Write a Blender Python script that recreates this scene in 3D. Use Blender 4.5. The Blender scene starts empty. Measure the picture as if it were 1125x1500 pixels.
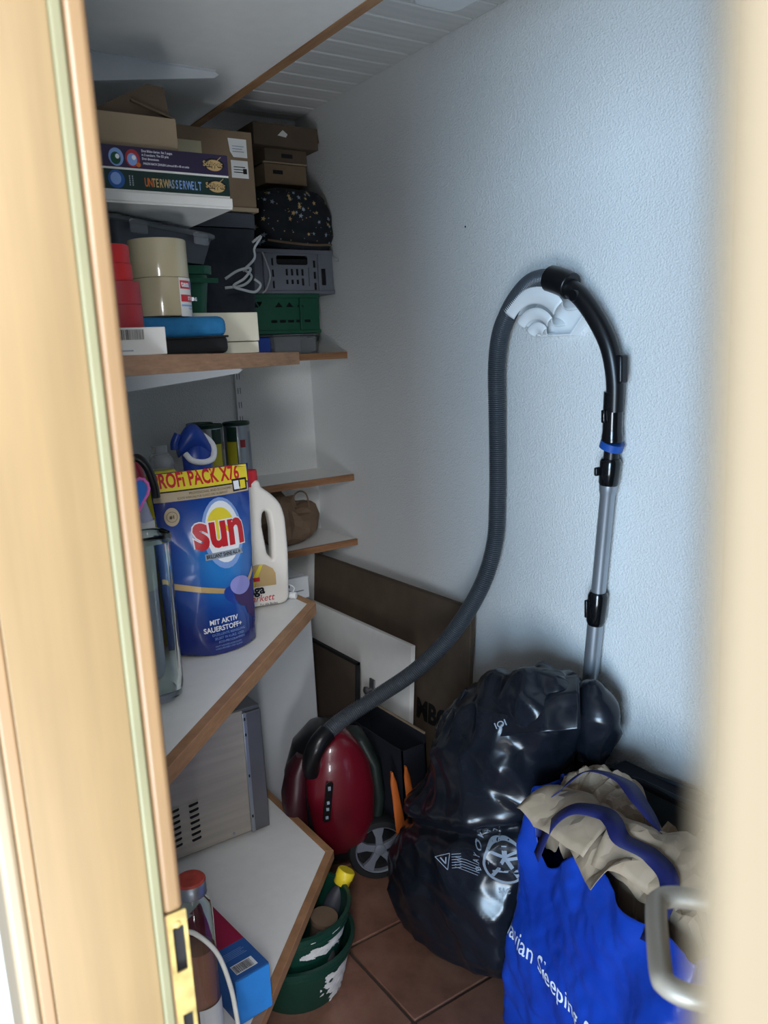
import bpy, bmesh, math, random
from mathutils import Vector, Matrix, noise
from mathutils.bvhtree import BVHTree
random.seed(7)
S = bpy.context.scene
COL = S.collection
H = 1.55
# ------------------------------------------------------------------ camera, world, light, exposure
def make_camera():
    yaw, pit, rol = math.radians(33.502), math.radians(10.93), math.radians(2.852)
    fw = Vector((math.sin(yaw)*math.cos(pit), math.cos(yaw)*math.cos(pit), -math.sin(pit)))
    r = Vector((math.cos(yaw), -math.sin(yaw), 0)); d = fw.cross(r)
    r2 = r*math.cos(rol) + d*math.sin(rol); d2 = -r*math.sin(rol) + d*math.cos(rol)
    m = Matrix((( r2.x, -d2.x, -fw.x, 0), (r2.y, -d2.y, -fw.y, 0), (r2.z, -d2.z, -fw.z, H), (0, 0, 0, 1)))
    cd = bpy.data.cameras.new('camera'); c = bpy.data.objects.new('camera', cd); COL.objects.link(c)
    c.matrix_world = m
    cd.sensor_fit = 'HORIZONTAL'; cd.sensor_width = 36; cd.lens = 36*1190.34/1125
    cd.clip_start = .01
    cd.dof.use_dof = True; cd.dof.focus_distance = 1.9; cd.dof.aperture_fstop = 10
    S.camera = c
make_camera()
w = bpy.data.worlds.new('daylight'); S.world = w; w.use_nodes = True
bg = w.node_tree.nodes['Background']; bg.inputs[0].default_value = (.86, .93, 1.0, 1); bg.inputs[1].default_value = 0.7
def area(name, loc, target, sx, sy, power, col):
    ld = bpy.data.lights.new(name, 'AREA'); ld.shape = 'RECTANGLE'; ld.size = sx; ld.size_y = sy; ld.energy = power; ld.color = col
    o = bpy.data.objects.new(name, ld); COL.objects.link(o); o.location = loc
    o.rotation_euler = (Vector(target) - Vector(loc)).to_track_quat('-Z', 'Y').to_euler()
    return o
area('window_daylight', (-3.2, -1.95, 1.45), (1.5, 1.25, 1.2), 1.7, 1.5, 270, (.50, .74, 1.0))
area('shelf_fill', (-1.1, -2.5, 1.75), (.45, 1.2, 1.1), 1.4, 1.4, 25, (.9, .95, 1.0))  # added fill lamp aimed at the shelves, no second window there
area('ceiling_bounce_fill', (-.45, -1.15, 2.42), (.55, 1.4, .95), .9, .9, 145, (.97, .97, 1.0))  # added lamp for the shelf tops, standing in for ceiling bounce
area('floor_bounce_fill', (-.38, -1.05, .06), (.5, 1.1, 2.1), .7, .8, 75, (.92, .96, 1.0))  # added lamp for the shelf undersides, standing in for light off the floor
area('room_bounce_fill', (-1.7, -1.0, .3), (.8, 1.1, 1.7), 1.6, 1.0, 100, (.80, .90, 1.0))  # added low fill lamp, standing in for light bounced in the outer room
S.view_settings.view_transform = 'Standard'; S.view_settings.look = 'None'; S.view_settings.gamma = 1
S.view_settings.use_curve_mapping = False; S.view_settings.exposure = 0.0

# ------------------------------------------------------------------ materials
def srgb(h):
    if isinstance(h, str):
        h = h.lstrip('#'); v = [int(h[i:i+2], 16)/255 for i in (0, 2, 4)]
    else: v = list(h)
    return tuple(x/12.92 if x <= .04045 else ((x+.055)/1.055)**2.4 for x in v) + (1,)
class NT:
    def __init__(s, name):
        s.m = bpy.data.materials.new(name); s.m.use_nodes = True; s.t = s.m.node_tree; s.n = s.t.nodes; s.l = s.t.links
        s.b = s.n['Principled BSDF']; s._c = None
    def node(s, typ, **kw):
        n = s.n.new(typ)
        for k, v in kw.items():
            if k.startswith('_'): setattr(n, k[1:], v)
            else:
                inp = n.inputs[int(k[1:])] if k[0] == 'i' and k[1:].isdigit() else n.inputs[k.replace('_', ' ')]
                if hasattr(v, 'is_linked') or isinstance(v, bpy.types.NodeSocket): s.l.new(v, inp)
                else: inp.default_value = v
        return n
    def co(s, scale=(1, 1, 1), loc=(0, 0, 0), rot=(0, 0, 0)):
        if s._c is None: s._c = s.n.new('ShaderNodeTexCoord')
        m = s.node('ShaderNodeMapping', Scale=scale, Location=loc, Rotation=rot); s.l.new(s._c.outputs['Object'], m.inputs[0]); return m.outputs[0]
    def noise(s, vec, scale, detail=3, rough=.5):
        n = s.node('ShaderNodeTexNoise', Scale=scale, Detail=detail, Roughness=rough); s.l.new(vec, n.inputs['Vector']); return n.outputs['Fac']
    def ramp(s, fac, stops):
        n = s.n.new('ShaderNodeValToRGB'); s.l.new(fac, n.inputs[0]); e = n.color_ramp.elements
        while len(e) < len(stops): e.new(.5)
        for i, (p, c) in enumerate(stops): e[i].position = p; e[i].color = c
        return n.outputs[0]
    def bump(s, fac, strength, dist):
        n = s.node('ShaderNodeBump', Strength=strength, Distance=dist); s.l.new(fac, n.inputs['Height'])
        s.l.new(n.outputs[0], s.b.inputs['Normal']); return n
def mat(name, col, rough=.5, metal=0, var=.06, vs=12, bump=0, bs=120, bd=.001, coat=0, trans=0, ior=1.45, alpha=1, spec=None, stretch=(1, 1, 1), sheen=0):
    t = NT(name); c = srgb(col)
    f = t.noise(t.co(stretch), vs, 4)
    lo = tuple(max(0, x*(1-var)) for x in c[:3]) + (1,); hi = tuple(min(1, x*(1+var)) for x in c[:3]) + (1,)
    t.l.new(t.ramp(f, [(.3, lo), (.7, hi)]), t.b.inputs['Base Color'])
    t.b.inputs['Roughness'].default_value = rough; t.b.inputs['Metallic'].default_value = metal
    t.b.inputs['Coat Weight'].default_value = coat; t.b.inputs['Transmission Weight'].default_value = trans; t.b.inputs['IOR'].default_value = ior
    t.b.inputs['Alpha'].default_value = alpha; t.b.inputs['Sheen Weight'].default_value = sheen
    if spec is not None: t.b.inputs['Specular IOR Level'].default_value = spec
    if bump: t.bump(t.noise(t.co(stretch), bs, 3), bump, bd)
    return t.m
def wood(name, c1, c2, stretch, scale=6, rough=.45, contrast=(.35, .7)):
    t = NT(name)
    v = t.co(stretch)
    f = t.noise(v, scale, 6, .6); f2 = t.noise(t.co(), 3.5, 3, .55)
    mx = t.node('ShaderNodeMath', _operation='ADD'); t.l.new(f, mx.inputs[0])
    m2 = t.node('ShaderNodeMath', _operation='MULTIPLY'); t.l.new(f2, m2.inputs[0]); m2.inputs[1].default_value = .6; t.l.new(m2.outputs[0], mx.inputs[1])
    m3 = t.node('ShaderNodeMath', _operation='MULTIPLY'); t.l.new(mx.outputs[0], m3.inputs[0]); m3.inputs[1].default_value = .63
    t.l.new(t.ramp(m3.outputs[0], [(contrast[0], srgb(c1)), (contrast[1], srgb(c2))]), t.b.inputs['Base Color'])
    t.b.inputs['Roughness'].default_value = rough
    t.bump(f, .12, .0006)
    return t.m
def plaster():
    t = NT('white_textured_plaster')
    n1 = t.noise(t.co(), 260, 4, .65); n2 = t.noise(t.co(), 1.6, 2)
    t.l.new(t.ramp(n2, [(.3, srgb('#e2e4e4')), (.7, srgb('#ebecea'))]), t.b.inputs['Base Color'])
    t.b.inputs['Roughness'].default_value = .75
    v = t.node('ShaderNodeTexVoronoi', Scale=210); t.l.new(t.co(), v.inputs['Vector'])
    mx = t.node('ShaderNodeMath', _operation='ADD'); t.l.new(n1, mx.inputs[0]); t.l.new(v.outputs['Distance'], mx.inputs[1])
    t.bump(mx.outputs[0], .7, .0022)
    return t.m
def tilemat():
    t = NT('terracotta_tile'); n1 = t.noise(t.co(), 9, 6, .65); n2 = t.noise(t.co(), 60, 3)
    t.l.new(t.ramp(n1, [(.25, srgb('#6b4a3e')), (.5, srgb('#86604f')), (.78, srgb('#987462'))]), t.b.inputs['Base Color'])
    t.b.inputs['Roughness'].default_value = .5; t.bump(n2, .25, .001); return t.m
W = dict(
 plaster=plaster(), tile=tilemat(), grout=mat('dark_grout', '#4b4038', .9, bump=.3),
 jamb=wood('pale_maple_jamb', '#6c593c', '#796444', (14, 14, .7), 5, .42),
 jamb2=wood('amber_maple_edge', '#725a3f', '#806647', (20, 20, .8), 5, .42),
 casing=wood('cream_maple_casing', '#786a55', '#81735e', (14, 14, .7), 4, .4),
 gasket=mat('pale_green_rubber_seal', '#6b684e', .55),
 shelfwhite=mat('white_melamine', '#efeeea', .42, var=.02, vs=30),
 edge45=wood('beech_edge_diagonal', '#8e6544', '#b98c66', (3, 3, 22), 7, .5),
 edgeX=wood('beech_edge', '#7c5538', '#a87a54', (2, 14, 30), 6, .5),
 edgeY=wood('beech_edge_side', '#8a6240', '#b58a62', (14, 2, 30), 6, .5),
 white=mat('white_enamel', '#e6e8ea', .35, var=.02), whitepl=mat('white_plastic', '#eceff0', .4, var=.02),
 ceil=mat('white_painted_panel', '#dadad8', .6, var=.05, vs=7, stretch=(1, 8, 1)),
 steel=mat('brushed_stainless_steel', '#b9b1a4', .45, .45, var=.1, vs=3, bump=.05, bs=90, stretch=(1, 1, 20)),
 steel2=mat('dark_steel', '#77777a', .42, .7), brass=mat('worn_brass', '#a8935a', .55, .4, var=.3, vs=60),
 black=mat('black_plastic', '#121316', .32, var=.1), blackm=mat('matte_black', '#101114', .8, var=.2),
 alu=mat('satin_aluminium', '#a5abb2', .36, .75, var=.03), hose=mat('dark_grey_hose_plastic', '#464c53', .3, var=.08),
 gloss=mat('glossy_black_tube', '#0d0f12', .16, coat=.3), blue=mat('blue_plastic', '#1e4f9e', .4),
 red=mat('dark_red_plastic', '#661020', .3, coat=.4, var=.05), red_shaded=mat('shaded_red_plastic', '#3a141c', .4, var=.1), bumper=mat('dark_bumper', '#1b2523', .5), redm=mat('red_tape', '#c22a2e', .5, var=.12),  # second plastic here is the red shell with its shade in the colour
 redt2=mat('dull_red_tape', '#a2323a', .5, var=.1),
 card=mat('brown_cardboard', '#7a6650', .85, var=.12, vs=9, bump=.1), cardL=mat('light_cardboard', '#93826b', .85, var=.1, bump=.1),
 cardD=mat('dark_cardboard', '#5b4d3f', .9, var=.15), dkboard=mat('dark_brown_board', '#4d4137', .8, var=.1),
 kraft=mat('kraft_paper', '#a88a6c', .72, var=.12, vs=6, bump=.25, bs=30), kraftD=mat('brown_paper', '#6d5947', .8, var=.2, vs=8),
 paper=mat('white_paper', '#d9d9d6', .7), ink=mat('black_ink', '#141414', .7, var=0), grey=mat('grey_plastic', '#696d77', .5),
 dgrey=mat('dark_grey_plastic', '#3a3d45', .55), green=mat('green_plastic', '#0e4a35', .42), greenb=mat('bucket_green_plastic', '#103a2f', .4, var=.1),
 dkgreen=mat('dark_green_lid', '#0f3a2c', .4), cream=mat('cream_card', '#cfcbb8', .6), teal=mat('blue_neoprene', '#1c6a9c', .8, var=.1, vs=60, bump=.3, bs=300),
 navy=mat('navy_blue', '#14265c', .5), navyb=mat('royal_blue_plastic', '#1f3f95', .35), dknavy=mat('dark_navy', '#0f1420', .85),
 orange=mat('orange_plastic', '#c4662a', .5), yellow=mat('yellow_plastic', '#e6cd2e', .35), offw=mat('offwhite_bottle', '#dedad2', .33, var=.02),
 paint=mat('dried_white_paint', '#d5d8d6', .6, var=.15, vs=40), cable=mat('white_cable', '#d9d8cf', .45),
 glass=mat('clear_glass', '#f2faf6', .02, trans=1, var=0), clearpl=mat('clear_plastic', '#eef2f4', .08, trans=.95, ior=1.2, var=0),
 clearfilm=mat('milky_clear_plastic', '#c9cdd2', .15, trans=.8, ior=1.1, var=.03), pink=mat('pink_liquid', '#c0304c', .2), salmon=mat('salmon_paper', '#c08068', .6),
 ylw=mat('yellow_liquid', '#c9c030', .3), lilac=mat('lilac_bottle', '#b7b6cc', .3), gold=mat('gold_print', '#c3a673', .45, .2),
 redp=mat('red_print', '#c0222c', .45, var=0), wprint=mat('white_print', '#e8ecf2', .5, var=0), greyprint=mat('grey_print', '#8f9aa8', .5, var=.2), yprint=mat('yellow_print', '#e2cf35', .45, var=.03),
 beigep=mat('beige_print', '#b9a88c', .45), bprint=mat('light_blue_print', '#7fa0d8', .5), purple=mat('purple_print', '#3d2258', .4), lavender=mat('lavender_print', '#8f8fce', .4, var=.05),
 violet=mat('violet_box', '#2c2340', .45, var=.3, vs=14), dgreenbox=mat('dark_green_box', '#16302c', .45, var=.4, vs=12),
 magenta=mat('magenta_card', '#96163f', .45, var=.12), skyb=mat('bright_blue_card', '#2f86d8', .45, var=.08), midb=mat('blue_card', '#26589c', .45, var=.08),
 fabric=mat('dark_grey_fabric', '#262a31', .9, var=.2, vs=40), strap=mat('violet_blue_strap', '#1a1f58', .6, var=.1), rubber=mat('tyre_rubber', '#15181a', .75),
 cyan=mat('blue_crochet', '#2f6fc4', .9, bump=.6, bs=200, bd=.002), pinkc=mat('pink_crochet', '#d06cb4', .9, bump=.6, bs=200, bd=.002),
 starf=mat('dark_star_fabric', '#10171f', .7, var=.25, vs=20), rib=mat('white_ribbon', '#aeb2b5', .5), tan=mat('clear_brown_tape', '#b5aa8c', .22, coat=.6, var=.05, vs=3),
 coral=mat('coral_lid', '#b4473a', .5, var=.25, vs=50), fridge=mat('white_freezer', '#c7cacd', .4, var=.02), slate=mat('slate_fabric', '#3c4650', .85, var=.1))

# ------------------------------------------------------------------ mesh helpers
class B:
    def __init__(s): s.m = bmesh.new()
    def face(s, pts):
        return s.m.faces.new([s.m.verts.new(p) for p in pts])
    def box(s, x0, x1, y0, y1, z0, z1, M=None):
        vs = [s.m.verts.new((x, y, z)) for z in (z0, z1) for y in (y0, y1) for x in (x0, x1)]
        for f in ((0, 2, 3, 1), (4, 5, 7, 6), (0, 1, 5, 4), (2, 6, 7, 3), (0, 4, 6, 2), (1, 3, 7, 5)): s.m.faces.new([vs[i] for i in f])
        if M is not None: bmesh.ops.transform(s.m, matrix=M, verts=vs)
        return s
    def rings(s, rings, cap=True, closed=False):
        R = [[s.m.verts.new(p) for p in r] for r in rings]; n = len(R[0])
        for a, b in zip(R, R[1:] + ([R[0]] if closed else [])):
            for i in range(n): s.m.faces.new((a[i], a[(i+1) % n], b[(i+1) % n], b[i]))
        if cap and not closed:
            s.m.faces.new(list(reversed(R[0]))); s.m.faces.new(R[-1])
        return s
    def lathe(s, prof, c=(0, 0, 0), n=28, cap=True, M=None):
        rr = []
        for r, z in prof:
            ring = [Vector((c[0]+r*math.cos(2*math.pi*i/n), c[1]+r*math.sin(2*math.pi*i/n), c[2]+z)) for i in range(n)]
            if M is not None: ring = [M @ p for p in ring]
            rr.append(ring)
        return s.rings(rr, cap)
    def tube(s, pts, r, n=12, cap=True, samples=0):
        P = [Vector(p) for p in pts]
        if samples: P = cat(P, samples)
        R = r if callable(r) else (lambda t: r)
        up = Vector((0, 0, 1)); rr = []; prev = None
        for i, p in enumerate(P):
            t = (P[min(i+1, len(P)-1)] - P[max(i-1, 0)]).normalized()
            if prev is None:
                a = t.cross(up)
                if a.length < .1: a = t.cross(Vector((1, 0, 0)))
                a.normalize()
            else: a = (prev - t*prev.dot(t)).normalized()
            prev = a; b = t.cross(a); q = R(i/(len(P)-1))
            rr.append([p + (a*math.cos(2*math.pi*k/n) + b*math.sin(2*math.pi*k/n))*q for k in range(n)])
        return s.rings(rr, cap)
    def prism(s, pts, z0, z1, M=None):
        a = [Vector((p[0], p[1], z0)) for p in pts]; b = [Vector((p[0], p[1], z1)) for p in pts]
        if M is not None: a = [M @ p for p in a]; b = [M @ p for p in b]
        return s.rings([a, b])
    def grid(s, fn, nu, nv, closed_u=False):
        V = [[s.m.verts.new(fn(i/nu, j/nv)) for i in range(nu if closed_u else nu+1)] for j in range(nv+1)]
        k = len(V[0])
        for j in range(nv):
            for i in range(nu):
                s.m.faces.new((V[j][i], V[j][(i+1) % k], V[j+1][(i+1) % k], V[j+1][i]))
        return s
    def out(s, name, m, parent=None, smooth=True, bevel=0, seg=2, sharp=35, solid=0, loc=None, rot=None):
        bmesh.ops.recalc_face_normals(s.m, faces=s.m.faces)
        me = bpy.data.meshes.new(name); s.m.to_mesh(me); s.m.free()
        return fin(name, me, m, parent, smooth, bevel, seg, sharp, solid, loc, rot)
def fin(name, me, m, parent=None, smooth=True, bevel=0, seg=2, sharp=35, solid=0, loc=None, rot=None):
    o = bpy.data.objects.new(name, me); COL.objects.link(o); me.materials.append(W[m] if isinstance(m, str) else m)
    if smooth:
        for p in me.polygons: p.use_smooth = True
        me.set_sharp_from_angle(angle=math.radians(sharp))
    if solid:
        md = o.modifiers.new('thickness', 'SOLIDIFY'); md.thickness = solid; md.offset = 0
    if bevel:
        md = o.modifiers.new('bevel', 'BEVEL'); md.width = bevel; md.segments = seg; md.limit_method = 'ANGLE'; md.angle_limit = math.radians(40); md.harden_normals = False
    if parent is not None: o.parent = parent
    if loc is not None: o.location = loc
    if rot is not None: o.rotation_euler = rot
    return o
def cat(P, n):
    out = []; Q = [P[0]*2-P[1]] + P + [P[-1]*2-P[-2]]
    for i in range(len(P)-1):
        a, b, c, d = Q[i:i+4]
        for k in range(n):
            t = k/n
            out.append(.5*((2*b)+(c-a)*t+(2*a-5*b+4*c-d)*t*t+(3*b-a-3*c+d)*t**3))
    out.append(P[-1]); return out
def resample(P, step):
    out = [P[0]]; acc = 0
    for a, b in zip(P, P[1:]):
        L = (b-a).length; t = step-acc
        while t <= L and L > 0: out.append(a.lerp(b, t/L)); t += step
        acc = L-(t-step)
    return out
def tag(o, label, cat_, group=None, kind=None):
    if label: o['label'] = label
    if cat_: o['category'] = cat_
    if group: o['group'] = group
    if kind: o['kind'] = kind
    return o
def thing(name, label, cat_, loc=(0, 0, 0), rz=0, group=None):
    o = bpy.data.objects.new(name, None); COL.objects.link(o); o.location = loc; o.rotation_euler = (0, 0, rz); o.empty_display_size = .05
    return tag(o, label, cat_, group)
def struct(o): o['kind'] = 'structure'; return o
def copy_tree(o, parent=None):
    c = o.copy(); COL.objects.link(c); c.parent = parent
    for ch in list(o.children): copy_tree(ch, c)
    return c
def curve_shape(name, loops, extrude, bevel, m, parent, M, res=2):
    """flat outline with holes, given thickness; loops in local xy, mapped by M"""
    cu = bpy.data.curves.new(name, 'CURVE'); cu.dimensions = '2D'; cu.fill_mode = 'BOTH'; cu.extrude = extrude; cu.bevel_depth = bevel; cu.bevel_resolution = res
    for L in loops:
        sp = cu.splines.new('POLY'); sp.points.add(len(L)-1); sp.use_cyclic_u = True
        for i, p in enumerate(L): sp.points[i].co = (p[0], p[1], 0, 1)
    t = bpy.data.objects.new('t', cu); COL.objects.link(t)
    me = bpy.data.meshes.new_from_object(t.evaluated_get(bpy.context.evaluated_depsgraph_get())); bpy.data.objects.remove(t); bpy.data.curves.remove(cu)
    me.name = name; me.transform(M); me.materials.clear()
    return fin(name, me, m, parent, sharp=50)
def rrect(cx, cy, w_, h_, r, n=5):
    out = []
    for sx, sy, a0 in ((1, 1, 0), (-1, 1, 90), (-1, -1, 180), (1, -1, 270)):
        for k in range(n+1):
            a = math.radians(a0+90*k/n); out.append((cx+sx*(w_/2-r)+r*math.cos(a), cy+sy*(h_/2-r)+r*math.sin(a)))
    return out
def frame(o, xd, yd):
    xd = Vector(xd).normalized(); yd = Vector(yd); yd = (yd-xd*yd.dot(xd)).normalized(); z = xd.cross(yd)
    return Matrix(((xd.x, yd.x, z.x, o[0]), (xd.y, yd.y, z.y, o[1]), (xd.z, yd.z, z.z, o[2]), (0, 0, 0, 1)))
def bvh(o):
    bm = bmesh.new(); bm.from_mesh(o.data); t = BVHTree.FromBMesh(bm); bm.free(); return t
def wrap_mesh(me, M, tree, off=.0006, dist=.12):
    n = (M.to_3x3() @ Vector((0, 0, 1))).normalized()
    for v in me.vertices:
        p = v.co.copy(); h = tree.ray_cast(p+n*dist, -n, dist*2.5)
        if h[0] is not None: v.co = h[0]+n*(off + max(0, (p-M.translation).dot(n))*0)
def text(s, size, m, parent, o, xd, yd, name='lettering', bold=0, tree=None, shear=0, sx=1, align='LEFT', off=.0006, spacing=1, sub=0):
    cu = bpy.data.curves.new('t', 'FONT'); cu.body = s; cu.size = size; cu.offset = bold; cu.shear = shear; cu.align_x = align; cu.space_character = spacing; cu.resolution_u = 3
    if tree is None: cu.extrude = .0002
    t = bpy.data.objects.new('t', cu); COL.objects.link(t); bpy.context.view_layer.update()
    me = bpy.data.meshes.new_from_object(t.evaluated_get(bpy.context.evaluated_depsgraph_get())); bpy.data.objects.remove(t); bpy.data.curves.remove(cu)
    M = frame(o, xd, yd); me.transform(M @ Matrix.Diagonal((sx, 1, 1, 1)))
    if tree is not None:
        if sub:
            bm = bmesh.new(); bm.from_mesh(me); bmesh.ops.triangulate(bm, faces=bm.faces)
            for _ in range(sub):
                es = [e for e in bm.edges if e.calc_length() > size*.12]
                if es: bmesh.ops.subdivide_edges(bm, edges=es, cuts=1); bmesh.ops.triangulate(bm, faces=bm.faces)
            bm.to_mesh(me); bm.free()
        wrap_mesh(me, M, tree, off)
    me.name = name; me.materials.clear()
    return fin(name, me, m, parent, smooth=False)
def patch(pts, m, parent, o, xd, yd, name='print', tree=None, off=.0004, sub=0, thick=.0003):
    """flat printed shape (polygon in local coords)"""
    bm = bmesh.new(); bm.faces.new([bm.verts.new((p[0], p[1], 0)) for p in pts]); M = frame(o, xd, yd)
    bmesh.ops.triangulate(bm, faces=bm.faces)
    for _ in range(sub):
        es = [e for e in bm.edges if e.calc_length() > .008]
        if es: bmesh.ops.subdivide_edges(bm, edges=es, cuts=1); bmesh.ops.triangulate(bm, faces=bm.faces)
    bmesh.ops.transform(bm, matrix=M, verts=bm.verts)
    me = bpy.data.meshes.new(name); bm.to_mesh(me); bm.free()
    if tree is not None: wrap_mesh(me, M, tree, off)
    else:
        n = (M.to_3x3() @ Vector((0, 0, 1)))*off
        for v in me.vertices: v.co += n
    return fin(name, me, m, parent, smooth=False)
def ell(cx, cy, a, b, n=28, rot=0):
    c, s = math.cos(rot), math.sin(rot)
    return [(cx+a*math.cos(t)*c-b*math.sin(t)*s, cy+a*math.cos(t)*s+b*math.sin(t)*c) for t in [2*math.pi*i/n for i in range(n)]]
def rect(x0, x1, y0, y1): return [(x0, y0), (x1, y0), (x1, y1), (x0, y1)]
def nz(p, s, seed=0): return noise.noise(Vector(p)*s + Vector((seed*7.3, seed*3.1, seed*5.7)))
def ridge(p, s, seed=0): return 1-abs(nz(p, s, seed))*2
def crease(p, s, seed=0):
    d, _ = noise.voronoi(Vector(p)*s + Vector((seed*7.3, seed*3.1, seed*5.7))); return d[1]-d[0]

# ------------------------------------------------------------------ room shell
XR, YB, ZC = 1.5, 2.715, 2.38
struct(B().box(XR, XR+.1, -.9, YB+.1, -.05, ZC+.1).out('wall_right', 'plaster', smooth=False))
struct(B().box(.08, XR, YB, YB+.1, -.05, ZC+.1).out('wall_back', 'plaster', smooth=False))
struct(B().box(.08, XR, -1.0, -.9, -.05, ZC+.1).out('wall_front', 'plaster', smooth=False))
OY0, OY1, OZ = .045, .64, 2.03
b = B(); b.box(.09, .185, -.9, OY0-.02, -.05, ZC+.1); b.box(.09, .185, OY1+.02, YB, -.05, ZC+.1); b.box(.09, .185, OY0-.02, OY1+.02, OZ+.02, ZC+.1)
struct(b.out('wall_left', 'plaster', smooth=False))
fl = struct(B().box(.05, XR, -.9, YB, -.05, -.004).out('floor', 'grout', smooth=False))
tb = B(); tb.box(-.148, .148, -.148, .148, -.004, .004); tm = tb.out('tile', 'tile', fl, bevel=.003, loc=(0, 0, -.002)).data
first = bpy.data.objects['tile']; k = 0
for i in range(-2, 3):
    for j in range(-8, 5):
        x, y = .923+.152+.304*i, 1.678+.152-.304+.304*j
        if not (.15 < x < 1.6 and y < YB+.1 and y > -.9): continue
        o = first if k == 0 else first.copy()
        if k: COL.objects.link(o)
        o.parent = fl; o.location = (x, y, -.002+random.uniform(-.0006, .0006)); k += 1
ce = struct(B().box(.08, XR, -.9, YB, ZC+.012, ZC+.1).out('ceiling', 'ceil', smooth=False))
first = None; y = 1.825-.0925*29
while y < YB:
    y1 = min(y+.0925, YB)
    if first is None:
        first = B().box(.186, XR, .0035, .089, 0, .014).out('panel', 'ceil', ce, bevel=.004, loc=(0, y, ZC-.002)); o = first
    else:
        o = first.copy(); COL.objects.link(o); o.parent = ce; o.location = (0, y, ZC-.002)
    y += .0925
# door frame: left lining, seal, edge strip, strike plate, casings, head
lf = struct(B().box(.0762, .1585, OY1-.02, OY1+.02, -.004, OZ).out('trim_1', 'jamb', smooth=False, bevel=.001))
B().box(.1585, .1675, OY1-.0235, OY1, -.004, OZ).out('seal', 'gasket', lf, bevel=.002)['label'] = 'pale green rubber door seal'
B().box(.1680, .1855, OY1-.020, OY1+.02, 1.094, OZ).out('edge_strip', 'jamb2', lf, bevel=.005, seg=3)
B().box(.1680, .1700, OY1-.020, OY1+.02, -.004, 1.094).out('edge_strip', 'jamb2', lf, bevel=.0005)
B().box(.1700, .1855, OY1-.012, OY1+.02, -.004, 1.094).out('edge_strip', 'jamb2', lf, bevel=.001)
M_ = frame((.17, OY1-.0195, .84), (1, 0, 0), (0, 0, 1))
sp = curve_shape('strike_plate', [rrect(.0083, .127, .0166, .254, .001, 2), rrect(.0088, .2185, .0105, .044, .001, 2), rrect(.0092, .126, .0095, .058, .001, 2)], .0008, .0003, 'brass', lf, M_); sp['label'] = 'worn brass strike plate with two openings'
B().box(.1705, .185, OY1-.013, OY1-.011, .845, 1.09).out('latch_pocket', 'blackm', sp, smooth=False)
b = B(); b.lathe([(.0028, 0), (.0028, .0015), (.001, .002)], (0, 0, 0), 12); 
for z in (1.075+.008, .865): 
    c = B(); c.lathe([(.003, 0), (.003, .001), (.0012, .0016)], n=12, M=frame((.178, OY1-.0205, z), (1, 0, 0), (0, 0, 1))); c.out('screw', 'brass', sp)
b.m.free()
B().box(.0655, .0762, OY1-.0215, OY1+.02, -.004, OZ+.07).out('inner_edge', 'jamb2', lf, bevel=.002)
B().box(.052, .0655, OY1-.0205, OY1+.07, -.004, OZ+.07).out('casing', 'casing', lf, bevel=.004, seg=3)
rf = struct(B().box(.0665, .170, .0235, OY0, -.004, OZ).out('trim_2', 'casing', smooth=False, bevel=.001))
B().box(.052, .0665, -.045, .0378, -.004, OZ+.07).out('casing', 'casing', rf, bevel=.004, seg=3)
hf = struct(B().box(.0655, .185, OY0-.02, OY1+.02, OZ, OZ+.03).out('trim_3', 'jamb', smooth=False))
B().box(.052, .0655, OY0-.045, OY1+.07, OZ, OZ+.07).out('casing', 'casing', hf, bevel=.004)
# door leaf, open into the closet
dv = Vector((.76, .65, 0)).normalized(); dn = Vector((-.65, .76, 0)).normalized()
door = thing('door_1', None, None, (.205, .052, 0), math.atan2(dv.y, dv.x)); door['kind'] = 'structure'
B().box(0, .565, -.04, 0, .01, 2.0).out('leaf', 'casing', door, bevel=.003)
hd = B(); hd.tube([(.515, 0, 1.05), (.515, .035, 1.05), (.508, .05, 1.05), (.49, .054, 1.05), (.42, .054, 1.05), (.405, .05, 1.049), (.398, .036, 1.048), (.397, .018, 1.048), (.397, .001, 1.048)], lambda t: .0095, 14, samples=6)
h_ = hd.out('handle', 'steel', door); h_['label'] = 'satin steel lever handle'
B().lathe([(.026, 0), (.026, .006), (.02, .009)], n=24, M=frame((.515, 0, 1.05), (1, 0, 0), (0, 0, -1)) ).out('rosette', 'steel', h_)

# ------------------------------------------------------------------ shelves
u45 = math.sqrt(.5)
def corner_shelf(z, label, t=.024):
    s = thing('corner_shelf', label, 'shelf', (0, 0, z))
    xe, ye = .928, 1.73; w_ = .021; xl = .187
    yl = ye-(xe-xl)
    # board (inside the edging)
    b = B(); b.prism([(xl, yl+w_*1.414), (xe-w_, ye+w_*.41), (xe-w_, YB), (xl, YB)], -t, 0)
    b.out('board', 'shelfwhite', s, smooth=False, bevel=.0008)
    b = B(); b.prism([(xl, yl), (xe, ye), (xe-w_, ye+w_*.41), (xl, yl+w_*1.414)], -t-.004, .001)
    b.out('edge_strip', 'edge45', s, smooth=False, bevel=.0015)
    b = B(); b.prism([(xe, ye), (xe, YB if z > 1.2 or z > .9 else 2.2), (xe-w_, YB if z > .9 else 2.2), (xe-w_, ye+w_*.41)], -t-.004, .001)
    b.out('side_edge_strip', 'edgeY', s, smooth=False, bevel=.0015)
    return s
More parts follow.
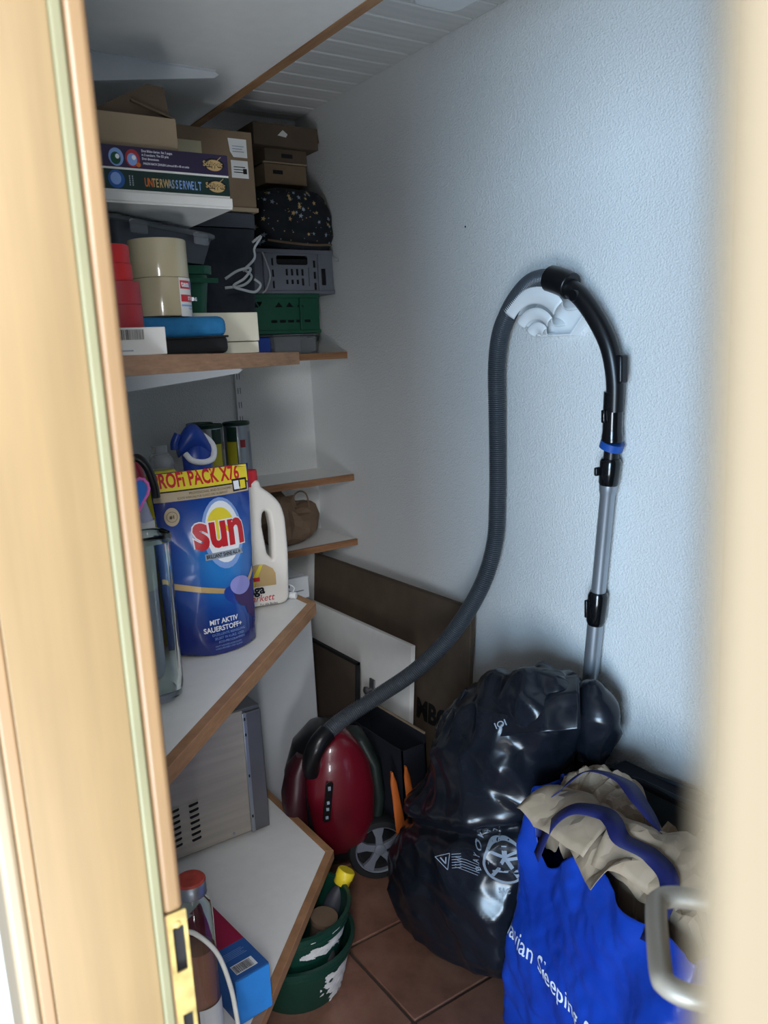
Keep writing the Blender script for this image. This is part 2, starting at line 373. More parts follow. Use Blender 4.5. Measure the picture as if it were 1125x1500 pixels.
def lowshelf():
    s = thing('corner_shelf', 'lowest white shelf with beech edge, carrying the steel oven', 'shelf', (0, 0, .262))
    xe, ye, w_, xl, t, yb = .931, 1.73, .021, .187, .022, 2.235; yl = ye-(xe-xl)
    B().prism([(xl, yl+w_*1.414), (xe-w_, ye+w_*.41), (xe-w_, yb), (xl, yb)], -t, 0).out('board', 'shelfwhite', s, smooth=False, bevel=.0008)
    B().prism([(xl, yl), (xe, ye), (xe-w_, ye+w_*.41), (xl, yl+w_*1.414)], -t-.003, .001).out('edge_strip', 'edge45', s, smooth=False, bevel=.0015)
    B().prism([(xe, ye), (xe, yb), (xe-w_, yb), (xe-w_, ye+w_*.41)], -t-.003, .001).out('side_edge_strip', 'edgeY', s, smooth=False, bevel=.0015)
lowshelf()
corner_shelf(.95, 'white diagonal corner shelf holding the blue detergent pouch and bottles')
corner_shelf(1.566, 'white corner shelf with the tape rolls and boxes at eye height')
s = thing('top_shelf', 'topmost white shelf above the cardboard boxes, seen from below', 'shelf', (0, 0, 2.18))
B().box(.187, .904, -.3, YB, 0, .024).out('board', 'shelfwhite', s, smooth=False)
B().box(.904, .930, -.3, YB, -.002, .026).out('edge_strip', 'edgeY', s, smooth=False, bevel=.001)
def far_shelf(z, label, x0=.93):
    s = thing('back_shelf', label, 'shelf', (0, 0, z))
    B().box(x0, 1.499, 2.458, YB, -.02, 0).out('board', 'shelfwhite', s, smooth=False)
    B().box(x0, 1.499, 2.445, 2.458, -.0215, .001).out('edge_strip', 'edgeX', s, smooth=False, bevel=.001)
far_shelf(1.566, 'short shelf under the green crate in the back right corner')
far_shelf(1.138, 'upper of the two short white shelves in the back corner, with the cans', .45)
far_shelf(.902, 'short white shelf with the brown paper bag on it', .945)
def bracket(z, label, dz):
    s = thing('shelf_bracket', label, 'bracket', (0, 1.80, z), group='white shelf brackets')
    pts = [(.19, 0), (.80, 0), (.812, -.006), (.80, -.014), (.19, -dz)]
    b = B(); b.prism(pts, -.002, .002, M=frame((0, 0, 0), (1, 0, 0), (0, 0, 1))); b.out('arm', 'white', s, bevel=.0008)
    b = B(); b.box(.19, .80, -.012, .012, -.0025, -.0002); b.out('flange', 'white', s, bevel=.0005)
bracket(2.18, 'white steel bracket arm under the topmost shelf', .105)
bracket(1.538, 'white steel bracket arm under the shelf with the tape rolls', .075)
r = thing('wall_rail', 'white slotted steel rail on the back wall', 'rail', (1.2, YB, 0))
slots = [rrect(sx, zz, .003, .022, .0014, 2) for zz in [.9+.05*i for i in range(0, 26)] for sx in (-.0045, .0045)]
curve_shape('channel', [rect(-.0125, .0125, .85, 2.2)]+slots, .0006, .0002, 'white', r, frame((0, -.011, 0), (1, 0, 0), (0, 0, 1)))
B().box(-.012, -.0105, -.011, 0, .85, 2.2).box(.0105, .012, -.011, 0, .85, 2.2).out('side_wall', 'white', r, smooth=False)
B().box(-.0105, .0105, -.003, 0, .85, 2.2).out('back_strip', 'blackm', r, smooth=False)
B().lathe([(.004, 0), (.004, .002), (.002, .003)], n=12, M=frame((0, -.0115, 1.33), (1, 0, 0), (0, 0, 1))).out('screw', 'steel2', r)
l = thing('ceiling_light', 'flat white ceiling light at the top edge of the photo', 'lamp', (1.30, 1.50, ZC-.002))
curve_shape('cover', [rrect(0, 0, .13, .30, .03)], .018, .006, 'whitepl', l, Matrix.Translation((0, 0, -.012)))
B().box(-.07, .07, -.155, .155, -.012, 0).out('base', 'white', l, bevel=.004)

# ------------------------------------------------------------------ vacuum cleaner with its hose and wand, hung on the wall holder
HM = (1.5, 1.515, 1.598)
hk = thing('hose_holder', 'white wall holder with three nested arcs carrying the vacuum hose', 'wall holder', HM)
def arc_part(r, a0, a1, th, depth, nm='arc'):
    pts = []
    def q(rad, a): return (math.cos(math.radians(a))*rad, math.sin(math.radians(a))*rad)
    n = 20
    outer = [q(r, a0+(a1-a0)*i/n) for i in range(n+1)]; inner = [q(r-th, a1-(a1-a0)*i/n) for i in range(n+1)]
    # local x -> world -y (to the right in the picture), local y -> up, depth -> -x
    M = frame((0, 0, 0), (0, -1, 0), (0, 0, 1))
    b = B(); b.prism(outer+inner, -.001, depth, M); return b.out(nm, 'whitepl', hk, bevel=.002)
def holder_arc(r0, r1, depth, nm):
    M = frame((0, -.052, -.032), (0, -1, 0), (0, 0, 1))
    def f(u, v):
        a = math.radians(141-101*u)
        if v < .62: k = v/.62; rr = r1-.024-.004*math.sin(math.pi*k)+.024*max(0, (k-.45)/.55)**2; d = k*depth
        else: k = (v-.62)/.38; rr = r1-(r1-r0)*k; d = depth+.004*math.sin(math.pi*k)-.006*k*k
        return M @ Vector((math.cos(a)*rr, math.sin(a)*rr, d))
    B().grid(f, 30, 26).out(nm, 'whitepl', hk, solid=.003, sharp=50)
holder_arc(.087, .131, .078, 'arc'); holder_arc(.050, .077, .070, 'arc'); holder_arc(.016, .043, .062, 'arc')
M_ = frame((-.0005, -.052, -.032), (0, -1, 0), (0, 0, 1))
b = B(); b.prism([(-.095, .07), (-.06, .105), (0, .118), (.06, .105), (.13, .062), (.108, .037), (.079, .008), (.018, .009), (-.03, .02), (-.07, .045)], 0, .004, M_); b.out('back_plate', 'whitepl', hk, bevel=.001)
b = B(); b.prism([(.13, .062), (.079, .008), (.018, .009), (.02, .013), (.077, .012), (.126, .062)], .003, .03, M_); b.out('plate_rim', 'whitepl', hk, bevel=.0008)

vac = thing('vacuum_cleaner', 'dark red canister vacuum cleaner standing upright, hose and metal wand up on the wall', 'vacuum cleaner', (0, 0, 0))
hp = [(1.434, 1.385, 1.695), (1.434, 1.43, 1.707), (1.436, 1.478, 1.702), (1.437, 1.522, 1.676), (1.440, 1.564, 1.636), (1.445, 1.602, 1.582), (1.452, 1.626, 1.50), (1.460, 1.637, 1.39), (1.465, 1.645, 1.26), (1.463, 1.648, 1.14), (1.45, 1.650, 1.02), (1.415, 1.672, .90), (1.36, 1.735, .765), (1.28, 1.80, .66), (1.19, 1.865, .585), (1.10, 1.90, .535), (1.035, 1.905, .505), (.998, 1.90, .475)]
P = resample(cat([Vector(p) for p in hp], 14), .00115*1.6)
b = B(); n = 0
def hose_r(t, N=len(P)):
    i = round(t*(N-1)); k = i % 3
    return (.0236, .0236, .0192)[k]
b.tube(P, hose_r, 16); hz = b.out('hose', 'hose', vac, sharp=80)
# elbow and socket at the canister
b = B(); b.tube([(1.03, 1.904, .503), (1.0, 1.90, .485), (.982, 1.905, .455), (.985, 1.93, .405), (.99, 1.94, .38)], .0275, 18, samples=6); b.out('hose_elbow', 'black', vac)
# curved hand grip, sliding collar, blue clip, joint
b = B(); b.tube([(1.434, 1.412, 1.706), (1.432, 1.375, 1.695), (1.432, 1.345, 1.682)], .031, 22, samples=5); b.out('hose_cuff', 'black', vac, bevel=.003)
b = B(); b.tube([(1.432, 1.36, 1.686), (1.434, 1.316, 1.655), (1.438, 1.272, 1.60), (1.444, 1.243, 1.54), (1.450, 1.233, 1.47), (1.453, 1.236, 1.40)], lambda t: .0225-.003*t, 20, samples=7); g_ = b.out('curved_grip', 'black', vac)
B().lathe([(.012, 0), (.014, .01), (.012, .02)], n=16, M=frame((1.41, 1.32, 1.66), (0, 1, 0), (0, 0, 1))).out('button', 'black', g_)
b = B(); b.box(1.438, 1.464, 1.206, 1.224, 1.462, 1.525); b.out('sliding_vent', 'black', g_, bevel=.006, seg=3)
b = B(); b.tube([(1.452, 1.2375, 1.445), (1.456, 1.244, 1.38), (1.458, 1.247, 1.33)], lambda t: .0225 if t < .8 else .0245, 20, samples=4); b.out('handle_collar', 'gloss', vac, bevel=.002)
b = B(); b.box(1.426, 1.434, 1.243, 1.253, 1.375, 1.405); b.out('release_button', 'gloss', vac, bevel=.003)
# blue clip: slanted ring
Mc = frame((1.459, 1.2485, 1.322), (1, 0, 0), (0, 1, .38))
b = B(); b.lathe([(.0215, -.009), (.0275, -.0085), (.0275, .0085), (.0215, .009)], n=24, M=Mc); b.out('blue_clip', 'blue', vac)['label'] = 'blue clip ring'
wd = Vector((1.470, 1.385, .18))-Vector((1.459, 1.249, 1.31)); w0 = Vector((1.459, 1.249, 1.31))
def wp(z): t = (z-1.31)/wd.z; return w0+wd*t
b = B(); b.tube([wp(1.325), wp(1.29)], .0175, 18); b.out('neck', 'black', vac)
b = B(); b.tube([wp(1.292), wp(1.285), wp(1.235), wp(1.228)], lambda t: (.021, .0245, .0235, .020)[round(t*3)], 22); j = b.out('joint_sleeve', 'gloss', vac, sharp=60)
B().box(1.43, 1.45, 1.268, 1.277, 1.252, 1.272).out('latch', 'black', j, bevel=.003)
b = B(); b.tube([wp(1.230), wp(1.215), wp(1.205), wp(.94)], lambda t: (.0215, .0205, .0175, .0175)[round(t*3)], 22); b.out('upper_tube', 'alu', vac, sharp=60)
b = B(); b.tube([wp(.965), wp(.955), wp(.89), wp(.88)], lambda t: (.020, .0245, .0235, .0195)[round(t*3)], 22); j = b.out('joint_sleeve', 'gloss', vac, sharp=60)
B().box(1.435, 1.455, 1.303, 1.312, .90, .945).out('latch', 'black', j, bevel=.003)
b = B(); b.tube([wp(.885), wp(.50)], .0195, 22); b.out('lower_tube', 'alu', vac)
b = B(); b.tube([wp(.505), wp(.50), wp(.42), Vector((1.463, 1.36, .38)), Vector((1.455, 1.36, .30)), Vector((1.46, 1.375, .10)), Vector((1.45, 1.39, .04))], lambda t: .021 if t > .1 else .019, 18, samples=4); b.out('foot_elbow', 'black', vac)
b = B(); b.box(1.38, 1.495, 1.33, 1.45, 0, .035); b.out('floor_nozzle', 'black', vac, bevel=.01)
# canister body, standing on its rear end; side seen from the door
vc = Vector((1.075, 1.995, 0)); ax = Vector((.86, -.30, 0)).normalized(); ay = Vector((.30, .86, 0)).normalized()   # ax = across the picture, ay = away from the door
def vpt(x, d, z): return vc+ax*x+ay*d+Vector((0, 0, z))
def body(nm, prof, m, d0, hw, hd, top=0, sharp=50, seg=28, squ=2.6):
    rr = []
    for z, x0, x1, dd in prof:
        cx, a, bb = (x0+x1)/2, (x1-x0)/2, hd*dd; ring = []
        for i in range(seg):
            t = 2*math.pi*i/seg; c, s_ = math.cos(t), math.sin(t)
            ring.append(vpt(cx+a*math.copysign(abs(c)**(2/squ), c), d0+bb*math.copysign(abs(s_)**(2/squ), s_), z))
        rr.append(ring)
    return B().rings(rr).out(nm, m, vac, sharp=sharp)
body('chassis', [(.05, -.10, .12, .7), (.08, -.13, .15, .95), (.2, -.14, .14, 1), (.33, -.13, .12, 1), (.42, -.10, .09, .9), (.47, -.05, .04, .6), (.48, -.02, .02, .3)], 'black', .02, 0, .10)
body('red_cover', [(.10, -.045, .07, .5), (.14, -.06, .10, .85), (.20, -.075, .122, 1), (.30, -.085, .128, 1), (.38, -.08, .115, .97), (.44, -.06, .085, .85), (.475, -.02, .05, .55), (.485, .0, .03, .2)], 'red', -.035, 0, .085)['label'] = 'glossy dark red cover'
body('side_bumper', [(.15, .10, .145, .8), (.25, .115, .16, 1), (.36, .105, .15, 1), (.44, .07, .115, .8), (.46, .06, .09, .3)], 'bumper', -.01, 0, .07)
body('front_panel', [(.12, -.14, -.07, .6), (.2, -.152, -.078, .9), (.3, -.15, -.082, 1), (.38, -.13, -.075, .8), (.42, -.1, -.06, .4)], 'red_shaded', -.045, 0, .066)  # part of the red shell, shading put into a darker colour
Mp = frame(vpt(-.028, -.122, .30), ax, (0, 0, 1))
pn = curve_shape('control_strip', [rrect(0, 0, .02, .12, .006)], .002, .001, 'gloss', vac, Mp @ Matrix.Rotation(math.radians(-8), 4, 'Z'))
for k, zz in enumerate((-.045, -.02, .0, .042)):
    patch(rect(-.004, .004, zz-.005, zz+(.005 if k != 3 else .008)), 'greyprint', pn, vpt(-.028+zz*.14, -.1262, .30), ax, (0, 0, 1))
B().box(-.012, .012, -.006, .006, 0, .004).out('badge', 'greyprint', vac, bevel=.002, loc=vpt(-.0, -.04, .483))
# wheel
wc = Vector((1.166, 1.878, .097)); Mw = frame(wc, ax, (0, 0, 1)) @ Matrix.Rotation(math.radians(180), 4, 'Y')
Mw = frame(wc, Vector((.93, -.36, 0)), (0, 0, 1))
whl = B().lathe([(.070, -.03), (.094, -.028), (.0965, -.02), (.0965, .008), (.092, .016), (.076, .018), (.0745, .012), (.0745, -.03)], n=44, M=Mw, cap=False).out('wheel', 'rubber', vac)
B().lathe([(.001, -.012), (.074, -.012), (.074, -.005), (.001, -.005)], n=36, M=Mw).out('wheel_backing', 'blackm', whl)
b = B(); b.lathe([(.068, 0), (.070, .012), (.0755, .014), (.0755, -.004)], n=44, M=Mw, cap=False)
for k in range(5):
    a = 2*math.pi*k/5+.35; R_ = Mw @ Matrix.Rotation(a, 4, 'Z')
    b.prism([(.0, -.012), (.04, -.010), (.072, -.020), (.073, .0), (.072, .020), (.04, .010), (0, .012)], -.002, .0105, R_)
b.lathe([(.0, .0), (.018, 0), (.018, .013), (.012, .016), (.0005, .016)], n=20, M=Mw)
b.out('wheel_rim', 'grey', whl, bevel=.0015)['label'] = 'grey five-spoke wheel rim'
b = B(); b.lathe([(.06, 0), (.07, -.05)], n=20, M=Mw); b.out('axle_housing', 'black', vac)

# ------------------------------------------------------------------ black refuse bag, with print
def bag_surface():
    c0 = Vector((1.278, 1.545))
    prof = [(0, .0, .02, .160, .21), (.02, 0, .02, .190, .245), (.08, .0, .01, .203, .270), (.18, .0, -.01, .200, .262), (.30, 0.01, -.03, .182, .225), (.38, .02, -.05, .168, .205), (.46, .025, -.055, .158, .188), (.54, .025, -.065, .150, .180), (.62, .035, -.10, .135, .17), (.68, .045, -.14, .115, .14), (.73, .05, -.185, .085, .095), (.765, .055, -.21, .05, .06), (.78, .055, -.215, .01, .02)]
    def pr_(v):
        z = v
        for a, b_ in zip(prof, prof[1:]):
            if z <= b_[0]+1e-9:
                t = (z-a[0])/(b_[0]-a[0]); return [a[i]+(b_[i]-a[i])*t for i in range(5)]
        return prof[-1]
    NZ, NA = 150, 190; rr = []
    for j in range(NZ+1):
        z = .78*j/NZ
        _, ox, oy, a, bb = pr_(z)
        ring = []
        for i in range(NA):
            t = 2*math.pi*i/NA; c, s_ = math.cos(t), math.sin(t); sq = 2/2.5
            p = Vector((c0.x+ox+a*math.copysign(abs(c)**sq, c), c0.y+oy+bb*math.copysign(abs(s_)**sq, s_), z))
            n = Vector((c, s_, .15)).normalized()
            # long soft folds, hanging waist crease, sharp creases
            q = Vector((p.x, p.y, p.z*.8))
            q2 = Vector((p.x+p.z*.35, p.y-p.z*.5, p.z*.55))
            fold = -crease(q2, 5.5, 1)*.030 - crease(Vector((p.x-p.z*.4, p.y+p.z*.3, p.z*.7)), 10, 3)*.007 + nz(q, 4, 2)*.03 + .011*(1-2*abs(nz((p.x*2, p.y*2, p.z), 7, 6))) + .0035*(1-2*abs(nz((p.x+p.z, p.y-p.z, p.z*.6), 15, 7)))
            diag = p.z-.36+.35*(p.y-1.5); waist = math.exp(-(diag/.018)**2)*.03-math.exp(-((diag-.05)/.035)**2)*.022
            d = fold+.016-waist
            if z < .03: d *= z/.03
            p += n*d
            if z > .70: p.z += .045*(nz(p, 12, 4)); 
            p.z = max(p.z, .0015); p.x = min(p.x, 1.47 if p.y < 1.70 else 1.37)
            ring.append(p)
        rr.append(ring)
    return rr
def bagmat():
    t = NT('glossy_black_film'); t.b.inputs['Base Color'].default_value = srgb('#1a1e26')
    t.b.inputs['Roughness'].default_value = .24; t.b.inputs['Specular IOR Level'].default_value = .5
    n = t.node('ShaderNodeTexNoise', _noise_type='RIDGED_MULTIFRACTAL', Scale=4.5, Detail=4, Roughness=.55, Distortion=.6); t.l.new(t.co((1, 1, .55), rot=(.5, .3, 0)), n.inputs['Vector'])
    t.bump(n.outputs['Fac'], .35, .008); return t.m
W['film'] = bagmat()
tb_ = thing('refuse_bag', 'full glossy black plastic refuse bag standing against the wall', 'bag', (0, 0, 0))
fb = B().rings(bag_surface()).out('film_body', 'film', tb_, sharp=180)
# gathered mouth and the lobe falling to the right
def lobe(c, rx, ry, rz_, seed, nm, sq=1.0):
    b = B()
    def f(u, v):
        t = 2*math.pi*u; ph = math.pi*v
        n = Vector((math.cos(t)*math.sin(ph), math.sin(t)*math.sin(ph), -math.cos(ph)))
        p = Vector((c[0]+rx*n.x, c[1]+ry*n.y, c[2]+rz_*n.z))
        return p+n*(-crease(p, 9, seed)*.03+nz(p, 7, seed)*.03+.008)
    b.grid(f, 60, 44, closed_u=True); return b.out(nm, 'film', tb_, sharp=180)
lobe((1.385, 1.238, .655), .045, .060, .12, 5, 'folded_top')
def flap(pts_fn, nm, nu=40, nv=30):
    b = B(); b.grid(pts_fn, nu, nv); return b.out(nm, 'film', tb_, solid=.0015, sharp=180)
A = [Vector(p) for p in ((1.235, 1.535, .70), (1.27, 1.49, .675), (1.31, 1.41, .715), (1.34, 1.33, .765), (1.37, 1.27, .785))]
Bq = [Vector(p) for p in ((1.185, 1.565, .56), (1.165, 1.48, .59), (1.185, 1.38, .64), (1.22, 1.27, .68), (1.29, 1.19, .70))]
A2, B2 = cat(A, 12), cat(Bq, 12)
def ff(u, v):
    i = min(int(u*48), 47); f_ = u*48-i; a = A2[i].lerp(A2[i+1], f_); c = B2[i].lerp(B2[i+1], f_)
    p = a.lerp(c, v); return p+Vector((-.6, -.6, .5)).normalized()*(.03*math.sin(math.pi*v)-.02*crease(p, 11, 8)+.01*nz(p, 12, 3))
flap(ff, 'mouth_fold')
tr = bvh(fb)
nb = Vector((-.52, -.85, .05)).normalized(); xb = Vector((.85, -.52, 0)).normalized()
def on_bag(px, pz, c=(1.12, 1.22)): return Vector((c[0], c[1], pz))+xb*px
# printed emblem: ring with a running figure, small writing and a warning pictogram
eo = on_bag(-.012, .355)
def strip(loop, w_, closed=False):
    P_ = [Vector((p[0], p[1], 0)) for p in loop]; L, R_ = [], []
    for i, p in enumerate(P_):
        t = (P_[(i+1) % len(P_) if closed else min(i+1, len(P_)-1)]-P_[i-1 if (closed or i) else 0]).normalized(); n = Vector((-t.y, t.x, 0))*w_/2
        L.append((p+n)[:2]); R_.append((p-n)[:2])
    return L, R_
def ring_mesh(c, r, w_, n=48, a0=0, a1=360):
    out = []
    for i in range(n):
        a, b_ = math.radians(a0+(a1-a0)*i/n), math.radians(a0+(a1-a0)*(i+1)/n)
        out.append([(c[0]+q*math.cos(s), c[1]+q*math.sin(s)) for q, s in ((r, a), (r, b_), (r-w_, b_), (r-w_, a))])
    return out
def multi(polys, m, parent, o, xd, yd, tree=None, name='print', off=.0005, dist=.12, sub=0):
    bm = bmesh.new()
    for pl in polys: bm.faces.new([bm.verts.new((p[0], p[1], 0)) for p in pl])
    for _ in range(sub):
        bmesh.ops.triangulate(bm, faces=bm.faces)
        es = [e for e in bm.edges if e.calc_length() > .006]
        if es: bmesh.ops.subdivide_edges(bm, edges=es, cuts=1)
    bmesh.ops.triangulate(bm, faces=bm.faces)
    M = frame(o, xd, yd); bmesh.ops.transform(bm, matrix=M, verts=bm.verts); me = bpy.data.meshes.new(name); bm.to_mesh(me); bm.free()
    if tree: wrap_mesh(me, M, tree, off, dist)
    else:
        n = (M.to_3x3() @ Vector((0, 0, 1)))*off
        for v in me.vertices: v.co += n
    return fin(name, me, m, parent, smooth=False)
def seg_(x0, y0, x1, y1, w_):
    d = Vector((x1-x0, y1-y0)).normalized()*w_/2; n = (-d.y, d.x)
    return [(x0+n[0], y0+n[1]), (x0-n[0], y0-n[1]), (x1-n[0], y1-n[1]), (x1+n[0], y1+n[1])]
em = ring_mesh((0, 0), .052, .006)+[seg_(0, .038, 0, .01, .012), seg_(0, .012, -.03, -.034, .009), seg_(0, .012, .03, -.034, .009), seg_(-.04, .0, .042, .012, .008), seg_(-.032, .026, 0, .012, .007), seg_(.032, .026, 0, .012, .007), seg_(-.03, -.02, .03, -.02, .005)]
multi(em, 'greyprint', tb_, eo, xb, (0, 0, 1), tr, 'printed_emblem', sub=1)
for ang, ch in zip(range(205, 90, -16), 'BAYOVXA'):
    a = math.radians(ang); text(ch, .017, 'greyprint', tb_, eo+xb*math.cos(a)*.060+Vector((0, 0, math.sin(a)*.060)), xb*math.sin(a)-Vector((0, 0, math.cos(a))), xb*math.cos(a)+Vector((0, 0, math.sin(a))), tree=tr, bold=.0004)
text('SAC', .015, 'greyprint', tb_, eo+xb*-.018+Vector((0, 0, -.072)), xb, (0, 0, 1), tree=tr, bold=.0004)
wo = on_bag(-.165, .40, (1.12, 1.30))
multi([seg_(-.02, 0, .008, -.036, .0016), seg_(.008, -.036, .014, .006, .0016), seg_(.014, .006, -.02, 0, .0016), seg_(-.008, -.003, .004, -.020, .003), seg_(.005, -.003, .004, -.02, .003)]+[seg_(.018, -.032+k*.007, .040, -.032+k*.007, .0016) for k in range(6)], 'greyprint', tb_, on_bag(-.13, .415, (1.12, 1.28)), xb, (0, 0, 1), tr, 'warning_print', off=.001, dist=.05, sub=1)
multi([seg_(0, -.006*k, .055-.004*(k % 3), -.006*k-.004, .0014) for k in range(5)], 'greyprint', tb_, on_bag(-.10, .345, (1.12, 1.27)), xb, (0, 0, 1), tr, 'printed_lines', sub=1)
text('IOI', .022, 'greyprint', tb_, on_bag(-.02, .70, (1.16, 1.30)), xb+Vector((0, 0, .35)), (0, 0, 1), tree=bvh(bpy.data.objects['mouth_fold']), bold=.0003)

# ------------------------------------------------------------------ blue carrier bag full of brown paper
jy = thing('carrier_bag', 'big royal blue plastic carrier bag with white lettering, full of brown paper', 'bag', (0, 0, 0))
fd = Vector((-.225, -.974, 0)).normalized(); fn_ = Vector((.974, -.225, 0)).normalized()   # along the front (towards the door), and inwards
F0 = Vector((1.098, 1.275, 0)); LB, DB = .56, .26
def bagblue():
    def prm(s):
        """s in 0..1 round the bag: front, near side, back, far side"""
        Pm = [(0, 0), (LB, 0), (LB, DB), (0, DB)]; r = .03
        pts = []
        for (cx, cy, a0) in ((r, r, 180), (LB-r, r, 270), (LB-r, DB-r, 0), (r, DB-r, 90)):
            pts += [(cx+r*math.cos(math.radians(a0+90*k/6)), cy+r*math.sin(math.radians(a0+90*k/6))) for k in range(7)]
        return pts
    base = [Vector((x, y, 0)) for x, y in prm(0)]; base.append(base[0]); base = resample(base, .008); n = len(base)
    NZ = 70; rr = []
    for j in range(NZ+1):
        v = j/NZ; ring = []
        for i, q in enumerate(base):
            a, dpt = q.x, q.y
            rim = .530 - .10*math.exp(-((a-.10)/.07)**2)*(1 if dpt < .1 else .3) + .05*math.exp(-(a/.05)**2) + .0*a + .015*nz((a, dpt, 3), 9)
            if dpt > .15: rim -= .03
            z = rim*v
            bul = .02*math.sin(math.pi*min(1, v*1.02))
            out_ = Vector((a-LB/2, dpt-DB/2, 0)); on = Vector((0, -1, 0)) if dpt < .02 else (Vector((0, 1, 0)) if dpt > DB-.02 else Vector((math.copysign(1, out_.x), 0, 0)))
            lean = .085*v*(1 if dpt < .13 else .4)*(1-.3*a/LB)      # the top leans back over the paper
            d3 = bul + .022*nz((a*1.4, dpt, z), 7, 2) + .012*crease((a*.8, dpt, z*1.0+a*.5), 11, 3) + .006*crease((a, dpt, z), 26, 4)-.012
            if v < .03: d3 = 0
            p = F0+fd*(a+on.x*d3)+fn_*(dpt+on.y*d3+lean)+Vector((0, 0, max(z, .001)))
            p.x = min(p.x, 1.49)
            ring.append(p)
        rr.append(ring)
    return B().rings(rr, cap=False)
def bluemat():
    t = NT('blue_woven_plastic'); n = t.noise(t.co(), 5, 3)
    t.l.new(t.ramp(n, [(.3, srgb('#0e359c')), (.7, srgb('#1745b2'))]), t.b.inputs['Base Color']); t.b.inputs['Roughness'].default_value = .34
    t.bump(t.noise(t.co((1, 1, .6)), 30, 4, .55), .4, .004); return t.m
W['bagblue'] = bluemat()
bb_ = bagblue(); 
bb_.m.faces.new([v for v in list(bb_.m.verts)[:0]]) if False else None
jb = bb_.out('bag_body', 'bagblue', jy, sharp=180, solid=.0012)
tj = bvh(jb)
fnw = -fn_
text('navian Sleeping & Living', .056, 'wprint', jy, F0+fd*(-.004)+Vector((0, 0, .222))-fn_*.04, fd, (0, 0, 1), tree=tj, bold=.0002, sx=.92, sub=1, off=.0014)
# paper: crumpled sheets of a large kraft paper wad
def papermat():
    t = NT('crumpled_kraft'); n = t.noise(t.co(), 8, 4)
    t.l.new(t.ramp(n, [(.3, srgb('#8f7c67')), (.7, srgb('#b39c82'))]), t.b.inputs['Base Color']); t.b.inputs['Roughness'].default_value = .62
    v = t.node('ShaderNodeTexVoronoi', _feature='DISTANCE_TO_EDGE', Scale=20); t.l.new(t.co((1, 1, 1.4)), v.inputs['Vector']); t.bump(v.outputs['Distance'], .35, .006); return t.m
W['crumple'] = papermat()
pw = thing('crumpled_paper', 'crumpled brown packing paper stuffed into the blue carrier bag', 'paper', (0, 0, 0))
def facet(f, nu, nv, nm, m, parent, solid=0, closed=False, jit=.35):
    rnd_ = random.Random(nu*31+nv)
    J = [[(rnd_.uniform(-jit, jit)/nu if 0 < i < nu and not closed else 0, rnd_.uniform(-jit, jit)/nv if 0 < j < nv else 0) for i in range(nu+1)] for j in range(nv+1)]
    def g(u, v):
        i, j = round(u*nu), round(v*nv); return f(u+J[j][i][0], v+J[j][i][1])
    b = B(); b.grid(g, nu, nv, closed_u=closed)
    for fc in list(b.m.faces):
        if len(fc.verts) == 4: bmesh.ops.triangulate(b.m, faces=[fc], quad_method=rnd_.choice(('FIXED', 'ALTERNATE')))
    return b.out(nm, m, parent, sharp=13, solid=solid)
def wad(u, v):
    a = -.005+(LB+.0)*u; d_ = .030+(DB-.055)*v
    q = Vector((a, d_, 0))
    h = .485+.035*math.sin(math.pi*v)+.11*abs(nz(q, 8, 11))+.055*crease((a*.7, d_*1.3, 0), 10, 12)+.03*(1-2*abs(nz((a*1.2, d_, 0), 20, 13)))+.03*math.exp(-(a/.09)**2)
    e = min(v, 1-v, u*1.6, (1-u)*1.6)/.10
    if e < 1: h -= .13*(1-e)**1.5
    lean = .085
    s_ = Vector((nz(q, 12, 21), nz(q, 12, 22), 0))*.02*min(1, e)
    return F0+fd*a+fn_*(d_+lean)+s_+Vector((0, 0, h))
facet(wad, 60, 28, 'paper_wad', 'crumple', pw)
def sheet(c, xd, yd, wx, wy, arch, seed, nm='folded_sheet', amp=.03, parent=None, m='crumple'):
    M = frame(c, xd, yd)
    def f(u, v):
        x, y = (u-.5)*wx, (v-.5)*wy; z = arch*math.sin(math.pi*v)+amp*crease((x, y*.5, 0), 13, seed)+amp*.8*nz((x, y*.6, 0), 12, seed)
        return M @ Vector((x+.2*z, y, z))
    return facet(f, 17, 11, nm, m, parent or pw, solid=.0008)
pc = lambda a, d_, z: F0+fd*a+fn_*d_+Vector((0, 0, z))
sheet(pc(.150, .11, .555), fd*1+fn_*.25, fn_, .19, .15, .035, 31)
sheet(pc(.25, .135, .54), fd+fn_*-.3, fn_+Vector((0, 0, .3)), .20, .15, .05, 33)
sheet(pc(.36, .17, .57), fd+fn_*.4, fn_+Vector((0, 0, .2)), .22, .15, .05, 36)
sheet(pc(.33, .15, .535), fd+Vector((0, 0, .02)), fn_+Vector((0, 0, .35)), .20, .09, .03, 41)
# handles: two dark blue straps lying on the paper
def ribbon(pts, w_, m, parent, nm, nrm=(0, 0, 1), solid=.0012, samples=10, twist=None):
    P_ = cat([Vector(p) for p in pts], samples); b = B(); rows = []
    for i, p in enumerate(P_):
        t = (P_[min(i+1, len(P_)-1)]-P_[max(i-1, 0)]).normalized(); n = Vector(nrm)
        if twist: a = twist(i/(len(P_)-1)); n = Matrix.Rotation(a, 3, t) @ n
        s_ = t.cross(n).normalized()*w_/2; rows.append((p-s_, p+s_))
    V = [[b.m.verts.new(q) for q in r_] for r_ in rows]
    for r0, r1 in zip(V, V[1:]): b.m.faces.new((r0[0], r0[1], r1[1], r1[0]))
    return b.out(nm, m, parent, solid=solid, sharp=60)
ribbon([pc(.09, .07, .50), pc(.085, .085, .555), pc(.10, .115, .605), pc(.12, .17, .645), pc(.19, .205, .65), pc(.27, .19, .645), pc(.33, .20, .60), pc(.34, .24, .52)], .036, 'strap', jy, 'carry_strap', nrm=(.25, .35, 1))
